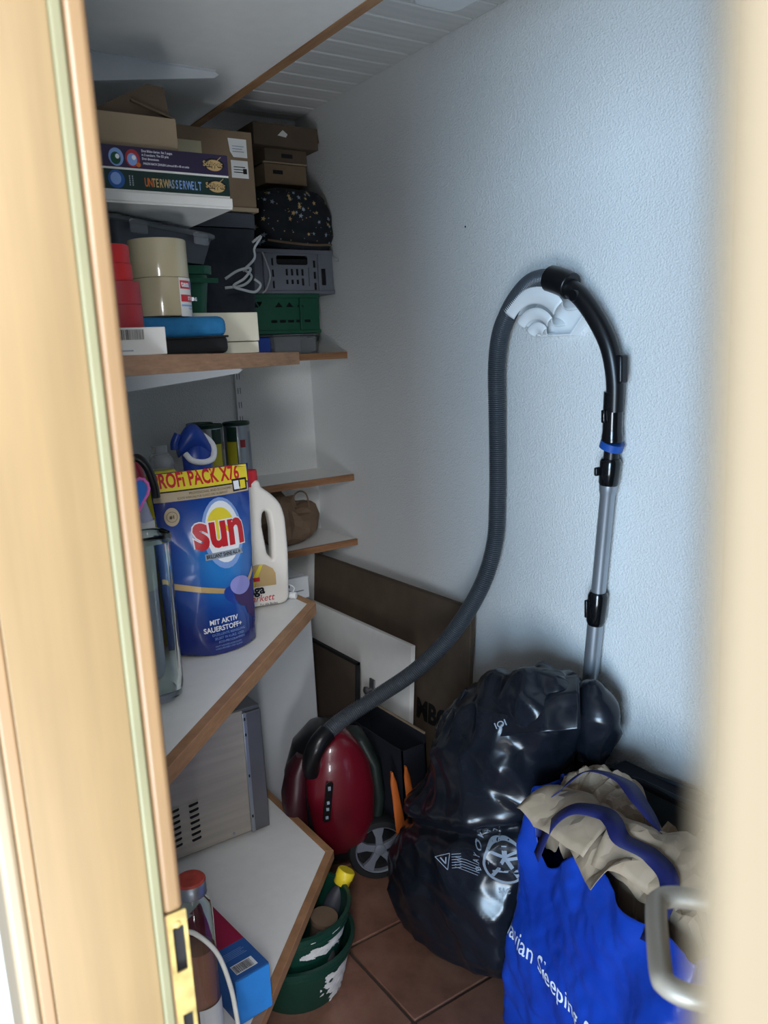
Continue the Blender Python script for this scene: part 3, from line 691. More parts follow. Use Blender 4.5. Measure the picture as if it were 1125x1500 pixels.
ribbon([pc(.15, .02, .50), pc(.16, .05, .57), pc(.19, .085, .615), pc(.24, .12, .625), pc(.29, .11, .635), pc(.33, .10, .625), pc(.38, .13, .61), pc(.44, .12, .59), pc(.47, .05, .52)], .036, 'strap', jy, 'carry_strap', nrm=(-.3, .2, 1))
# dark slate fabric bag squeezed between the blue bag and the wall
sb = thing('slate_fabric_bag', 'folded slate grey fabric bag against the wall behind the blue carrier bag', 'bag', (0, 0, 0))
def slate(u, v):
    t = 2*math.pi*u; z = .56*v; c, s_ = math.cos(t), math.sin(t)
    a = .040*(1-.6*max(0, v-.5)); bb = .21*(1-.08*v)
    p = Vector((1.448+a*math.copysign(abs(c)**.6, c), 1.03+bb*math.copysign(abs(s_)**.6, s_), max(.001, z-.02*s_*v)))
    d = Vector((c, s_*.5, 0))*(.012*crease(p, 12, 51)+.008*nz(p, 8, 52)-.008); p += d; p.x = min(p.x, 1.494); return p
b = B(); b.grid(slate, 60, 40, closed_u=True); b.out('fabric_body', 'slate', sb, sharp=180, solid=.002)
B().box(1.42, 1.478, .84, 1.22, .535, .55).out('top_hem', 'dknavy', sb, bevel=.004)

# ------------------------------------------------------------------ freezer and the boards leaning on the right wall
fz = thing('freezer', 'white under-counter freezer behind the shelves, its side beside the leaning boards', 'freezer', (0, 0, 0))
B().box(.60, 1.187, 2.275, 2.70, .02, .866).out('body', 'fridge', fz, bevel=.006)
B().box(.60, 1.187, 2.25, 2.272, .03, .785).out('door', 'fridge', fz, bevel=.006)
pnl = B().box(.60, 1.187, 2.25, 2.274, .793, .866).out('control_panel', 'fridge', fz, bevel=.004)
B().box(1.085, 1.115, 2.2485, 2.251, .838, .848).out('indicator', 'black', pnl)
B().box(1.02, 1.165, 2.2490, 2.251, .820, .8225).out('groove', 'steel2', pnl, smooth=False)
for xx in (.62, 1.15): B().box(xx, xx+.02, 2.3, 2.32, 0, .025).out('foot', 'black', fz)
def leaning(name, label, cat_, y0, y1, h, xt, xb_, th, m):
    """a board standing on the floor, leaning on the right wall"""
    t = thing(name, label, cat_, (xb_, 0, 0)); ang = math.atan2(xt-xb_, h); Mx = Matrix.Rotation(ang, 4, 'Y')
    return t, Mx
t, Mx = leaning('cardboard_sheet', 'tall flat brown cardboard with bold black letters leaning on the right wall', 'cardboard', 1.77, 2.70, .80, 1.455, 1.385, .02, 'card')
B().box(0, .018, 1.765, 2.70, .002, .815, Mx).out('board', 'cardD', t, bevel=.001)
for dx in (.006, .012): B().box(dx, dx+.0012, 1.7635, 1.766, .01, .81, Mx).out('ply_edge', 'dkboard', t, smooth=False)
B().box(-.001, .002, 1.766, 2.70, .811, .817, Mx).out('top_fold', 'dkboard', t, smooth=False)
text('MBO', .088, 'ink', t, Mx @ Vector((-.001, 2.015, .40)), (0, -1, 0), Mx @ Vector((0, 0, 1)), bold=.004, sx=.9)
t, Mx = leaning('white_board', 'white board in front of the tall cardboard, with a dark metal fitting', 'board', 1.94, 2.7, .66, 1.37, 1.315, .016, 'white')
B().box(0, .016, 1.955, 2.66, .002, .665, Mx).out('panel', 'shelfwhite', t, bevel=.001)
k_ = B(); k_.lathe([(.010, 0), (.011, .006), (.006, .008), (.006, .02), (.012, .022), (.013, .03), (.008, .034)], n=18, M=Mx @ frame((0, 2.165, .46), (0, -1, 0), (0, 0, 1))); k_.out('fitting', 'steel2', t)['label'] = 'dark metal fitting'
B().box(-.006, 0, 2.15, 2.18, .445, .495, Mx).out('fitting_plate', 'steel2', t, bevel=.002)
t, Mx = leaning('brown_board', 'smaller brown hardboard with dark edging, frontmost of the leaning boards', 'board', 2.1, 2.65, .57, 1.30, 1.26, .012, 'dkboard')
B().box(0, .008, 2.175, 2.64, .004, .555, Mx).out('panel', 'dkboard', t, smooth=False)
B().box(-.003, .011, 2.165, 2.175, .0, .565, Mx).box(-.003, .011, 2.165, 2.65, .555, .565, Mx).out('edging', 'blackm', t, bevel=.001)

# dark box with open flaps, orange loppers
db = thing('dark_box', 'open black cardboard box behind the vacuum cleaner, brown inner edge showing', 'box', (0, 0, 0))
b = B(); x0, x1, y0, y1, hh = 1.222, 1.308, 1.815, 2.12, .415
b.box(x0, x1, y0, y0+.004, .002, hh); b.out('front_wall', 'dknavy', db, smooth=False)
B().box(x0, x0+.004, y0, y1, .002, hh).out('side_wall', 'dknavy', db, smooth=False)
B().box(x1-.004, x1, y0, y1, .002, hh+.03).out('side_wall', 'dknavy', db, smooth=False)
B().box(x0, x1, y1-.004, y1, .002, hh).out('back_wall', 'dknavy', db, smooth=False)
B().box(x0, x1, y0, y1, .0, .004).out('bottom', 'dknavy', db, smooth=False)
B().box(x1-.0045, x1+.0005, y0, y1, hh+.03, hh+.036).out('torn_edge', 'cardL', db, smooth=False)
lp = thing('garden_shears', 'pair of orange tool handles standing beside the refuse bag', 'tool', (0, 0, 0))
for (xa, ya, xb2, yb2) in ((1.185, 1.80, 1.205, 1.792), (1.235, 1.802, 1.250, 1.795)):
    b = B()
    def f(u, v): 
        return None
    rr = []
    for j in range(24):
        v = j/23; z = .015+.36*v; w_ = .011+.006*math.sin(math.pi*min(1, v*1.1))**2; cx, cy = xb2+(xa-xb2)*v-.012*v*v, yb2+(ya-yb2)*v
        if v > .9: w_ *= max(.25, 1-(v-.9)*8)
        rr.append([Vector((cx+w_*math.cos(t_), cy+.006*math.sin(t_), z)) for t_ in [2*math.pi*i/14 for i in range(14)]])
    b.rings(rr); b.out('handle', 'orange', lp)
B().box(1.19, 1.245, 1.788, 1.798, .0, .03).out('pivot', 'steel2', lp, bevel=.003)

# ------------------------------------------------------------------ stacked green buckets with dried paint
def bucket(label, z0, cx, cy, sc=1.0):
    t = thing('bucket', label, 'bucket', (cx, cy, z0))
    h, r0, r1 = .215, .108, .143
    prof = [(r0-.004, 0), (r0, .004), (r0+.012, .06), (r1-.008, h-.05), (r1-.004, h-.05), (r1, h-.046), (r1+.001, h-.036), (r1-.003, h-.032), (r1-.001, h-.020), (r1+.006, h-.018), (r1+.007, h), (r1-.002, h+.001), (r1-.006, h-.006), (r1-.012, h-.06), (r0, .01), (.002, .008)]
    b = B(); b.lathe([(.002, 0)]+prof, n=56, cap=False); sh = b.out('shell', 'greenb', t, sharp=30)
    return t, r0, r1, h
def splash(t, a0, a1, z0, z1, seed, r0=.108, r1=.143, h=.215, nm='dried_paint'):
    b = B(); n, m_ = 56, 40
    vs = {}
    def ok(i, j):
        u, v = i/n, j/m_; e = min(u, 1-u, v, 1-v)*2
        return 1-math.hypot((u-.5)*2, (v-.5)*2)+.55*nz((u*3, v*2.5, 0), 1.6, seed)+.35*nz((u*9, v*7, 0), 1.3, seed) > .12
    def vert(i, j):
        if (i, j) not in vs:
            a = math.radians(a0+(a1-a0)*i/n); z = z0+(z1-z0)*j/m_; rr = r0+(r1-r0)*z/h+.0022+.0022*abs(nz((i*.2, j*.2, 0), 1, seed))
            vs[(i, j)] = b.m.verts.new((rr*math.cos(a), rr*math.sin(a), z))
        return vs[(i, j)]
    for i in range(n):
        for j in range(m_):
            if ok(i+.5, j+.5): b.m.faces.new((vert(i, j), vert(i+1, j), vert(i+1, j+1), vert(i, j+1)))
    b.out(nm, 'paint', t, sharp=60)['label'] = 'dried white paint splashes'
BX, BY = .765, 1.655
t, *_ = bucket('dark green bucket with white paint, standing on the tiles under the lowest shelf', 0, BX, BY); t.scale = (1, 1, .66)
splash(t, -92, -20, .01, .165, 3)
t2, *_ = bucket('upper dark green bucket with thick white paint, nested in the one below', .088*.0+.075, BX, BY)
splash(t2, -112, -18, .075, .190, 9, r0=.103, r1=.1445)
t2.scale = (.97, .97, .70)
t = thing('capped_bottle', 'small dark bottle with yellow screw cap poking out of the buckets', 'bottle', (.845, 1.665, .098)); t.rotation_euler = (0, math.radians(28), math.radians(-8))
B().lathe([(.002, 0), (.022, 0), (.024, .004), (.024, .09), (.018, .115), (.011, .125), (.011, .135)], n=24).out('body', 'dgrey', t)
cp = B().lathe([(.020, .132), (.0215, .134), (.0215, .150), (.0235, .151), (.0235, .168), (.021, .171), (.001, .171)], n=30).out('screw_cap', 'yellow', t, sharp=40); cp['label'] = 'yellow screw cap'
t = thing('brown_jar', 'reddish brown tub lying inside the upper green bucket', 'jar', (.815, 1.615, .10)); t.rotation_euler = (math.radians(8), math.radians(5), 0)
B().lathe([(.002, 0), (.03, 0), (.032, .003), (.032, .08)], n=24).out('body', 'dkboard', t); B().lathe([(.033, .08), (.034, .082), (.034, .094), (.002, .096)], n=24).out('lid', 'kraftD', t, sharp=40)
t = thing('grey_tin', 'small grey tin inside the upper green bucket', 'tin', (.80, 1.562, .10))
B().lathe([(.002, 0), (.022, 0), (.022, .075), (.020, .077), (.002, .077)], n=24).out('body', 'steel2', t)

# ------------------------------------------------------------------ lowest shelf: oven, tall jar, tea box, cable
Z5 = .2635
ov = thing('mini_oven', 'stainless steel mini oven with vent slots on the lowest shelf', 'oven', (0, 0, Z5))
B().box(.40, .790, 1.93, 2.20, .014, .368).out('side_panel', 'steel', ov, bevel=.002)
B().box(.40, .842, 1.936, 2.20, .358, .3705).out('top_panel', 'steel2', ov, bevel=.002)
B().box(.796, .842, 1.928, 2.20, .010, .360).out('front_frame', 'steel2', ov, bevel=.003)
B().box(.786, .797, 1.9235, 1.94, .012, .362).out('seam', 'alu', ov, bevel=.0015)
for zz in (.06, .18, .30, .345): B().box(.789, .793, 1.9225, 1.925, zz-.004, zz+.004).out('seam_slot', 'blackm', ov, smooth=False)
for xx in (.81, .45):
    for yy in (1.955, 2.16): B().lathe([(.011, 0), (.013, .003), (.013, .012), (.002, .012)], (xx, yy, 0), 16).out('foot', 'black', ov)
for c_ in (0, 1):
    for k in range(7):
        cx, cz = .631-.052*c_, .152-.0166*k
        o_ = curve_shape('vent_slot', [rrect(0, 0, .026, .0085, .004, 3)], .0004, .0002, 'blackm', ov, frame((cx, 1.9295, cz), (1, 0, .12), (0, 0, 1)))
        b = B(); b.tube([(cx-.013, 1.9285, cz+.004), (cx-.006, 1.9262, cz+.0062), (cx+.006, 1.9262, cz+.0072), (cx+.013, 1.9285, cz+.007)], .0013, 6, samples=3); b.out('vent_hood', 'steel', ov)
for xx, zz in ((.735, .026), (.575, .026), (.572, .168)): B().lathe([(.0042, 0), (.0042, .0012), (.002, .0022), (.0005, .0022)], n=14, M=frame((xx, 1.9295, zz), (1, 0, 0), (0, 0, 1))).out('screw', 'alu', ov)
jr = thing('tall_glass_jar', 'tall glass jar with coral red lid and salmon contents, bottom left', 'jar', (.4235, 1.36, Z5))
B().lathe([(.001, 0), (.033, 0), (.036, .004), (.036, .275), (.033, .292), (.0245, .306), (.0235, .322), (.0205, .322), (.0205, .304), (.030, .288), (.033, .272), (.033, .006), (.001, .004)], n=36, cap=False).out('glass', 'glass', jr, sharp=60)
B().lathe([(.001, .006), (.0315, .006), (.0320, .20), (.001, .205)], n=28).out('contents', 'salmon', jr, sharp=60)
B().lathe([(.0285, .312), (.0295, .313), (.0285, .318), (.0295, .322), (.0285, .327), (.029, .338), (.026, .3405)], n=32, cap=False).out('cap_ring', 'alu', jr, sharp=60)
B().lathe([(.0285, .336), (.0285, .3405), (.0265, .343), (.001, .3435)], n=32).out('lid', 'coral', jr, sharp=40)
def lab(u, v): a = math.radians(-120+95*u); return Vector((.0366*math.cos(a), .0366*math.sin(a), .025+.062*v))
B().grid(lab, 16, 4).out('paper_label', 'paper', jr)
tbx = thing('tea_box', 'blue and magenta cardboard box with barcode on the lowest shelf', 'box', (.4845, 1.342, Z5), math.radians(6))
bw, bh, bl = .078, .100, .26
B().box(0, bw, .098, bl, .001, bh).out('magenta_half', 'magenta', tbx, bevel=.001)
B().box(0, bw, 0, .098, .0005, bh+.0003).out('blue_half', 'midb', tbx, bevel=.001)
B().box(.0005, bw-.0005, -.0022, 0, .001, bh-.001).out('end_flap', 'skyb', tbx, bevel=.001)['label'] = 'bright blue folded end flap'
B().prism([(.001, .099), (.076, .099), (.038, .055)], 0, .0012, M=frame((0, -.0024, 0), (1, 0, 0), (0, 0, 1))).out('flap_fold', 'skyb', tbx, smooth=False)
bc = patch(rect(.012, .060, .012, .040), 'wprint', tbx, (0, 0, bh+.0003), (1, 0, 0), (0, 1, 0), 'barcode')
random.seed(3); xx = .013; bars = []
while xx < .053: w_ = random.choice((.0006, .001, .0016)); bars.append(rect(xx, xx+w_, .014, .0375)); xx += w_+random.choice((.0006, .001))
multi(bars, 'ink', bc, (0, 0, bh+.0003), (1, 0, 0), (0, 1, 0), off=.0008)
multi([rect(.012, .062-.004*(k % 3), .058+k*.0045, .0592+k*.0045) for k in range(5)], 'bprint', tbx, (0, 0, bh+.0003), (1, 0, 0), (0, 1, 0), name='small_print')
cb = tag(B().tube([(.36, 1.24, .60), (.385, 1.235, .585), (.415, 1.225, .54), (.432, 1.222, .47), (.438, 1.22, .40), (.440, 1.215, .32), (.442, 1.19, .2695), (.40, 1.24, .2695), (.33, 1.26, .2695)], .0042, 12, samples=10).out('power_cable', 'cable'), 'thick white power cable hanging in front of the tall glass jar', 'cable')

# ------------------------------------------------------------------ shelf at waist height: detergent pouch, bottles, vase, cans
Z4 = .9515
po = thing('detergent_pouch', 'large blue stand-up detergent pouch with yellow top band', 'pouch', (.607, 1.58, Z4))
def pouchmat():
    t = NT('pouch_print'); 
    g = t.n.new('ShaderNodeSeparateXYZ'); t.l.new(t.co(), g.inputs[0])
    # distance from the printed glow (print, in object space)
    v = t.node('ShaderNodeVectorMath', _operation='DISTANCE'); t.l.new(t.co((1, 0, .85)), v.inputs[0]); v.inputs[1].default_value = (.02, 0, .17)
    c = t.ramp(v.outputs['Value'], [(.03, srgb('#2b7ac4')), (.09, srgb('#1a4a9c')), (.15, srgb('#1b2a72'))])
    t.l.new(c, t.b.inputs['Base Color']); t.b.inputs['Roughness'].default_value = .24; t.b.inputs['Coat Weight'].default_value = .3
    t.bump(t.noise(t.co(), 14, 3), .25, .004); return t.m
W['pouch'] = pouchmat()
PH = .385
def pouch_xy(v):   # half width, half depth, centre shift
    hw = .086+.023*v; return hw
def pf(side):
    def f(u, v):
        hw = pouch_xy(v); x = (u*2-1)*hw+.004*v
        th = .045*(1-v)**.55*(1-abs(u*2-1)**2.4)+.001
        if v < .08: th *= .75+.25*v/.08
        fold = -.007*crease((x, v*.4, side), 11, 61)+.008*nz((x, v*.4, side), 9, 62)*min(1, (1-abs(2*u-1))*5)
        ed = .008*(1-v)*abs(2*u-1)**3
        y = -side*(th+fold*(1 if v < .86 else .3))+.030*v
        z = PH*v+.008*v*(2*u-1)*0 - .010*(1-abs(2*u-1))*(v > .97)*0+ed*.0
        if v < .02: z += .006*abs(2*u-1)
        return Vector((x, y, z))
    return f
b = B(); b.grid(pf(1), 70, 90); b.grid(pf(-1), 70, 90)
bmesh.ops.remove_doubles(b.m, verts=b.m.verts, dist=.0008)
pb = b.out('film_body', 'pouch', po, sharp=180); tp = bvh(pb); ux, uz = Vector((1, 0, 0)), Vector((0, 0, 1))
def pch(polys, m, off, name, sub=2, dist=.2): return multi(polys, m, po, (0, 0, 0), ux, uz, tp, name, off, dist, sub)
gridrect = lambda x0, x1, z0, z1, n=16: [[(x0+(x1-x0)*i/n, z0), (x0+(x1-x0)*(i+1)/n, z0), (x0+(x1-x0)*(i+1)/n, z1), (x0+(x1-x0)*i/n, z1)] for i in range(n)]
def fan(pts): 
    cx = sum(p[0] for p in pts)/len(pts); cy = sum(p[1] for p in pts)/len(pts)
    out = []
    for i in range(len(pts)):
        a, b_ = pts[i], pts[(i+1) % len(pts)]; m1, m2 = ((a[0]+cx)/2, (a[1]+cy)/2), ((b_[0]+cx)/2, (b_[1]+cy)/2)
        out += [[a, b_, m2, m1], [m1, m2, (cx, cy)]]
    return out
pch(gridrect(-.103, .108, .348, .3835), 'yprint', .0010, 'yellow_band')
pch(gridrect(-.102, .107, .3455, .3485), 'ink', .0013, 'band_line', 1)
pch(gridrect(-.101, .107, .327, .3455), 'beigep', .0010, 'beige_band')
pch(gridrect(.068, .104, .330, .356, 4), 'ink', .0017, 'corner_panel', 1); pch(gridrect(.071, .084, .334, .352, 2), 'wprint', .0021, 'corner_mark', 1); pch(gridrect(.087, .100, .334, .352, 2), 'yprint', .0021, 'corner_mark', 1)
text('PROFI PACK X76', .040, 'redp', po, (-.100, -.06, .356), ux, uz, tree=tp, bold=.0012, sx=.63, off=.0016, sub=1)
text('PROFESSIONAL AND ECONOMIC', .0068, 'ink', po, (-.030, -.06, .3375), ux, uz, tree=tp, off=.0015, sx=.95); text('ECHTE WIRKUNG FUR GLANZ UND SAUBERKEIT', .0062, 'ink', po, (-.055, -.06, .330), ux, uz, tree=tp, off=.0015, sx=.8)
pch(fan(ell(.030, .250, .047, .074)), 'bprint', .0010, 'glow'); pch(fan(ell(.030, .253, .040, .064)), 'wprint', .0013, 'glow'); pch(fan(ell(.026, .268, .030, .036)), 'yprint', .0016, 'yellow_disc')
text('sun', .104, 'wprint', po, (-.036, -.06, .226), ux, Vector((0, 0, 1)), tree=tp, bold=.0062, off=.0020, sx=.80, sub=1)
text('sun', .104, 'redp', po, (-.036, -.06, .226), ux, Vector((0, 0, 1)), tree=tp, bold=.0036, off=.0030, sx=.80, sub=1)
pch(gridrect(-.018, .070, .200, .213), 'greyprint', .0016, 'tagline_bar', 1)
text('BRILLIANT SHINE ALL in 1', .0108, 'ink', po, (-.016, -.06, .203), ux, uz, tree=tp, bold=.0003, off=.0022, sx=.70)
pch([[(-.083, .160), (.045, .128), (.045, .118), (-.083, .147)]]+[[(.066, .125), (.094, .165), (.094, .153), (.070, .115)]], 'gold', .0014, 'gold_band', 3)
pch(fan([(.055, .115), (.092, .145), (.086, .05), (.066, .07)]), 'purple', .0012, 'purple_field', 2)
pch(fan(ell(.036, .118, .026, .017, rot=-.5)), 'navyb', .0020, 'capsule_half'); pch(fan(ell(.056, .110, .026, .017, rot=-.9)), 'purple', .0024, 'capsule_half'); pch(fan(ell(.055, .134, .027, .020, rot=-.2)), 'lavender', .0028, 'capsule_top')
pch(fan(ell(-.070, .296, .0155, .019)), 'beigep', .0012, 'seal_badge'); pch(ring_mesh((-.070, .296), .0110, .0008), 'ink', .0017, 'seal_ring', 0); text('#1', .010, 'ink', po, (-.075, -.06, .2925), ux, uz, tree=tp, bold=.0003, off=.0018)
for q, (tx, sz, zz, x_) in enumerate((('MIT AKTIV', .0145, .066, -.028), ('SAUERSTOFF+', .0145, .051, -.042), ('EXZELLENTE REINIGUNG', .0072, .042, -.026), ('SELBST IN KURZ- UND', .0072, .034, -.022), ('ECO-PROGRAMMEN', .0072, .026, -.014), ('HILFT KALKABLAGERUNGEN', .005, .018, -.022), ('VORZUBEUGEN UND GLANZ', .005, .012, -.022))):
    text(tx, sz, 'wprint' if q < 2 else 'bprint', po, (x_, -.07, zz), ux, uz, tree=tp, bold=.0004 if q < 2 else 0, off=.0016, sx=.95)
# parquet-care bottle with handle
pbt = thing('floor_care_bottle', 'offwhite plastic bottle with moulded handle and red cap beside the pouch', 'bottle', (.812, 1.800, Z4), math.radians(-14))
outl = [(-.058, .004), (.056, .004), (.064, .012), (.070, .14), (.068, .225), (.060, .258), (.040, .282), (.008, .308), (.008, .322), (-.030, .322), (-.030, .306), (-.052, .28), (-.064, .24), (-.066, .02)]
def rnd(pts, r=.006):
    out = []; n = len(pts)
    for i in range(n):
        a, b_, c = Vector(pts[i-1]), Vector(pts[i]), Vector(pts[(i+1) % n]); q = min(r, (a-b_).length*.4, (c-b_).length*.4)
        p, s_ = b_+(a-b_).normalized()*q, b_+(c-b_).normalized()*q
        out += [tuple(p), tuple(p*.25+b_*.5+s_*.25), tuple(s_)]
    return out
hole = rnd([(.012, .128), (.030, .108), (.045, .114), (.048, .20), (.042, .250), (.024, .262), (.008, .250), (.002, .215)], .008)
cm = Matrix.Diagonal((.90, .93, 1, 1)); cm = frame((0, 0, .010), (1, 0, 0), (0, 0, 1)) @ cm
curve_shape('body', [rnd(outl, .010), hole], .013, .011, 'offw', pbt, cm, res=4)
c0_ = B(); c0_.lathe([(.0235, .302), (.0245, .304), (.0245, .338), (.023, .342), (.001, .342)], (-.0105, 0, 0), 30); c0_.out('screw_cap', 'redp', pbt, sharp=50)['label'] = 'red screw cap'
Ml = (0, -.0248, 0)
patch([(-.04, .085), (-.04, .105), (-.01, .112), (.012, .110), (.030, .098), (.036, .085), (.036, .055), (-.04, .055)], 'gold', pbt, Ml, ux, uz, 'wood_photo')
patch([(-.002, .110), (.006, .111), (-.02, .056), (-.036, .056)], 'yprint', pbt, Ml, ux, uz, 'label_shine', off=.0009)
patch(rect(-.020, -.004, .070, .080), 'redp', pbt, Ml, ux, uz, 'label_mark', off=.0014)
patch(rect(-.045, .042, .008, .056), 'offw', pbt, Ml, ux, uz, 'label_field', off=.0006)
text('aga', .031, 'dknavy', pbt, (-.032, -.0258, .039), ux, uz, bold=.0012, sx=.95); text('Parkett', .024, 'redp', pbt, (-.040, -.0258, .019), ux, Vector((0, 0, 1)), shear=.3, sx=.95); text('Fur alle Boden', .0075, 'ink', pbt, (-.008, -.0258, .008), ux, uz)
# glass vase at the jamb
vs_ = thing('glass_vase', 'tall clear glass vase standing beside the door jamb', 'vase', (.4145, 1.395, Z4))
def supering(r, z, sq=3.2, n=40):
    return [Vector((r*math.copysign(abs(math.cos(t_))**(2/sq), math.cos(t_)), r*math.copysign(abs(math.sin(t_))**(2/sq), math.sin(t_)), z)) for t_ in [2*math.pi*i/n for i in range(n)]]
pr_ = [(.012, .001), (.026, .004), (.038, .016), (.0415, .04), (.042, .20), (.042, .288), (.0435, .300), (.0435, .310), (.041, .312), (.0375, .305), (.036, .29), (.036, .05), (.031, .026), (.012, .02)]
B().rings([supering(r, z) for r, z in pr_]).out('glass_body', 'glass', vs_, sharp=60)
B().rings([supering(r, z) for r, z in [(.0438, .298), (.0452, .302), (.0452, .310), (.0438, .313), (.0430, .306)]], cap=False).out('rim', 'glass', vs_)
# crochet heart
ht = thing('crochet_heart', 'blue crocheted heart with pink border hanging at the jamb', 'heart', (.398, 1.352, 1.343))
hp_ = [(16*math.sin(a)**3, 13*math.cos(a)-5*math.cos(2*a)-2*math.cos(3*a)-math.cos(4*a)) for a in [2*math.pi*i/48 for i in range(48)]]
Mh = frame((0, 0, 0), (.95, -.3, 0), (0, 0, 1)) @ Matrix.Rotation(.12, 4, 'Z')
B().prism([(x*.00125, y*.0017) for x, y in hp_], -.002, .002, Mh).out('heart_fill', 'cyan', ht, bevel=.0015)
B().tube([Mh @ Vector((hp_[i % 48][0]*(.00140+.00008*(i % 2)), hp_[i % 48][1]*(.00185+.0001*(i % 2)), 0)) for i in range(49)], .0026, 8, cap=False).out('pink_border', 'pinkc', ht)
B().tube([(0, 0, .028), (-.004, .004, .05), (-.01, .01, .075)], .0008, 6, samples=4).out('hanging_loop', 'pinkc', ht)
def bottle(label, loc, prof, m, cap=None, capm='white', extra=None, name='bottle', lab_=None, rz=0, sc=1):
    t = thing(name, label, 'bottle', loc, rz); B().lathe([(.001, 0)]+prof, n=30).out('body', m, t, sharp=60)
    if cap: B().lathe(cap, n=26).out('cap', capm, t, sharp=50)
    return t
t = bottle('lilac grey bottle with curved black spout, cut off by the jamb', (.447, 1.54, Z4), [(.033, 0), (.035, .004), (.035, .27), (.033, .31), (.022, .355), (.012, .375), (.012, .39)], 'lilac')
B().tube([(0, 0, .385), (.0, 0, .42), (.015, -.003, .43), (.032, -.006, .41), (.041, -.008, .375), (.043, -.008, .35)], lambda t_: .008, 12, samples=6).out('spout', 'black', t)
def lb2(u, v): a = math.radians(-110+120*u); return Vector((.0357*math.cos(a), .0357*math.sin(a), .17+.14*v))
B().grid(lb2, 14, 4).out('paper_label', 'paper', t)
t = bottle('bottle of yellow cleaner with translucent grey shoulder', (.548, 1.66, Z4), [(.036, 0), (.038, .005), (.038, .355), (.034, .375), (.024, .388)], 'ylw', [(.025, .386), (.027, .388), (.026, .408), (.020, .418), (.016, .42), (.016, .436), (.001, .437)], 'clearfilm')
text('ZIT', .018, 'ink', t, (-.006, -.0385, .345), ux, uz)
t = bottle('bottle of pink liquid between the lilac and yellow ones', (.528, 1.82, Z4), [(.030, 0), (.032, .005), (.032, .36), (.024, .392), (.014, .40)], 'pink', [(.013, .398), (.014, .40), (.013, .43), (.001, .431)], 'clearpl')
t = bottle('dark green bottle neck rising at the jamb behind the lilac bottle', (.462, 1.74, Z4), [(.03, 0), (.034, .005), (.034, .33), (.014, .40), (.0125, .49), (.001, .492)], 'dkgreen')
# spray bottle with blue trigger head
t = thing('spray_bottle', 'blue spray bottle with large blue and white trigger head behind the pouch', 'bottle', (.662, 1.752, Z4))
B().rings([[Vector((a*math.cos(q), b_*math.sin(q), z)) for q in [2*math.pi*i/30 for i in range(30)]] for z, a, b_ in [(0, .033, .025), (.01, .036, .028), (.24, .036, .028), (.30, .028, .024), (.335, .026, .022), (.36, .032, .026), (.40, .034, .026), (.42, .020, .016)]]).out('body', 'navyb', t)
b = B(); rr = []
for q in range(12):
    k = q/11; cx = .030-.072*k; z = .385+.050*math.sin(math.pi*(.15+.75*k))+.012*k; r_ = (.012+.017*math.sin(math.pi*min(1, .12+k*.8)))
    rr.append([Vector((cx, r_*.8*math.cos(a), z+r_*math.sin(a))) for a in [2*math.pi*i/18 for i in range(18)]])
b.rings(rr).out('trigger_head', 'navyb', t)
b = B(); b.tube([(-.038, 0, .448), (-.048, 0, .43), (-.049, 0, .415)], .0095, 14, samples=4).out('nozzle', 'navyb', t)
b = B(); b.tube([(-.030, -.012, .404), (-.022, -.026, .390), (.0, -.032, .384), (.024, -.028, .388), (.036, -.014, .402), (.036, -.008, .418), (.024, -.006, .434), (.0, -.004, .452)], .0068, 10, samples=6).out('white_grip', 'white', t)['label'] = 'white grip band'
# cans with dark lids
def can(label, loc, rz=0, h=.218, r=.043):
    t = thing('snack_can', label, 'can', loc, rz, 'round cans with dark lids')
    B().lathe([(.001, 0), (r-.001, 0), (r, .003), (r, h-.008), (r-.001, h-.006)], n=40).out('can_body', 'alu', t, sharp=40)
    B().lathe([(r, h-.012), (r+.0018, h-.010), (r+.0018, h-.002), (r-.001, h), (r-.003, h-.003), (.001, h-.003)], n=40).out('lid', 'dkgreen', t, sharp=40)['label'] = 'dark green plastic lid'
    def cyl(a0, a1, z0, z1, m, nm, dr=.0004):
        B().grid(lambda u, v: Vector(((r+dr)*math.cos(math.radians(a0+(a1-a0)*u)), (r+dr)*math.sin(math.radians(a0+(a1-a0)*u)), z0+(z1-z0)*v)), 12, 3).out(nm, m, t)
    cyl(-40, 8, .0, h-.015, 'dkgreen', 'green_print'); cyl(-44, 4, .07, .155, 'ylw', 'yellow_print', .0007); cyl(20, 44, .135, .160, 'redt2', 'red_print'); cyl(62, 90, .05, .185, 'greyprint', 'grey_text')
    return t
ZF = 1.1395
can('can with dark green lid, left one behind the trigger of the spray bottle', (1.002, 2.60, ZF), math.radians(180))
can('can with dark green lid, middle one with green and yellow print at its right side', (.995, 2.505, ZF), math.radians(-62))
can('can with dark green lid, right one with red mark and grey lettering', (1.095, 2.515, ZF), math.radians(-122))
# small white carton by the back wall
t = thing('white_carton', 'white carton with small grey print against the back wall', 'box', (.682, 2.64, ZF))
B().box(0, .088, 0, .06, 0, .268).out('carton_body', 'paper', t, bevel=.001)
multi([rect(.052, .068-.004*(k % 2), .245-k*.012, .249-k*.012) for k in range(5)]+[rect(.010, .034, .232-k*.010, .235-k*.010) for k in range(4)], 'greyprint', t, (0, 0, 0), ux, uz, name='small_print')
patch(ell(.060, .155, .009, .010), 'greyprint', t, (0, 0, 0), ux, uz, 'round_mark')
# small white cap with a wire at the shelf corner
t = thing('cable_plug', 'small white plug with thin wire at the front corner of the waist-high shelf', 'plug', (.905, 1.79, Z4))
B().tube([(0, 0, .009), (-.022, .03, .009)], .0085, 14).out('plug_body', 'whitepl', t, bevel=.002)
B().tube([(-.02, .03, .010), (-.03, .036, .022), (-.012, .03, .035), (.004, .018, .026), (-.004, .01, .016)], .0012, 8, samples=6).out('wire', 'whitepl', t)
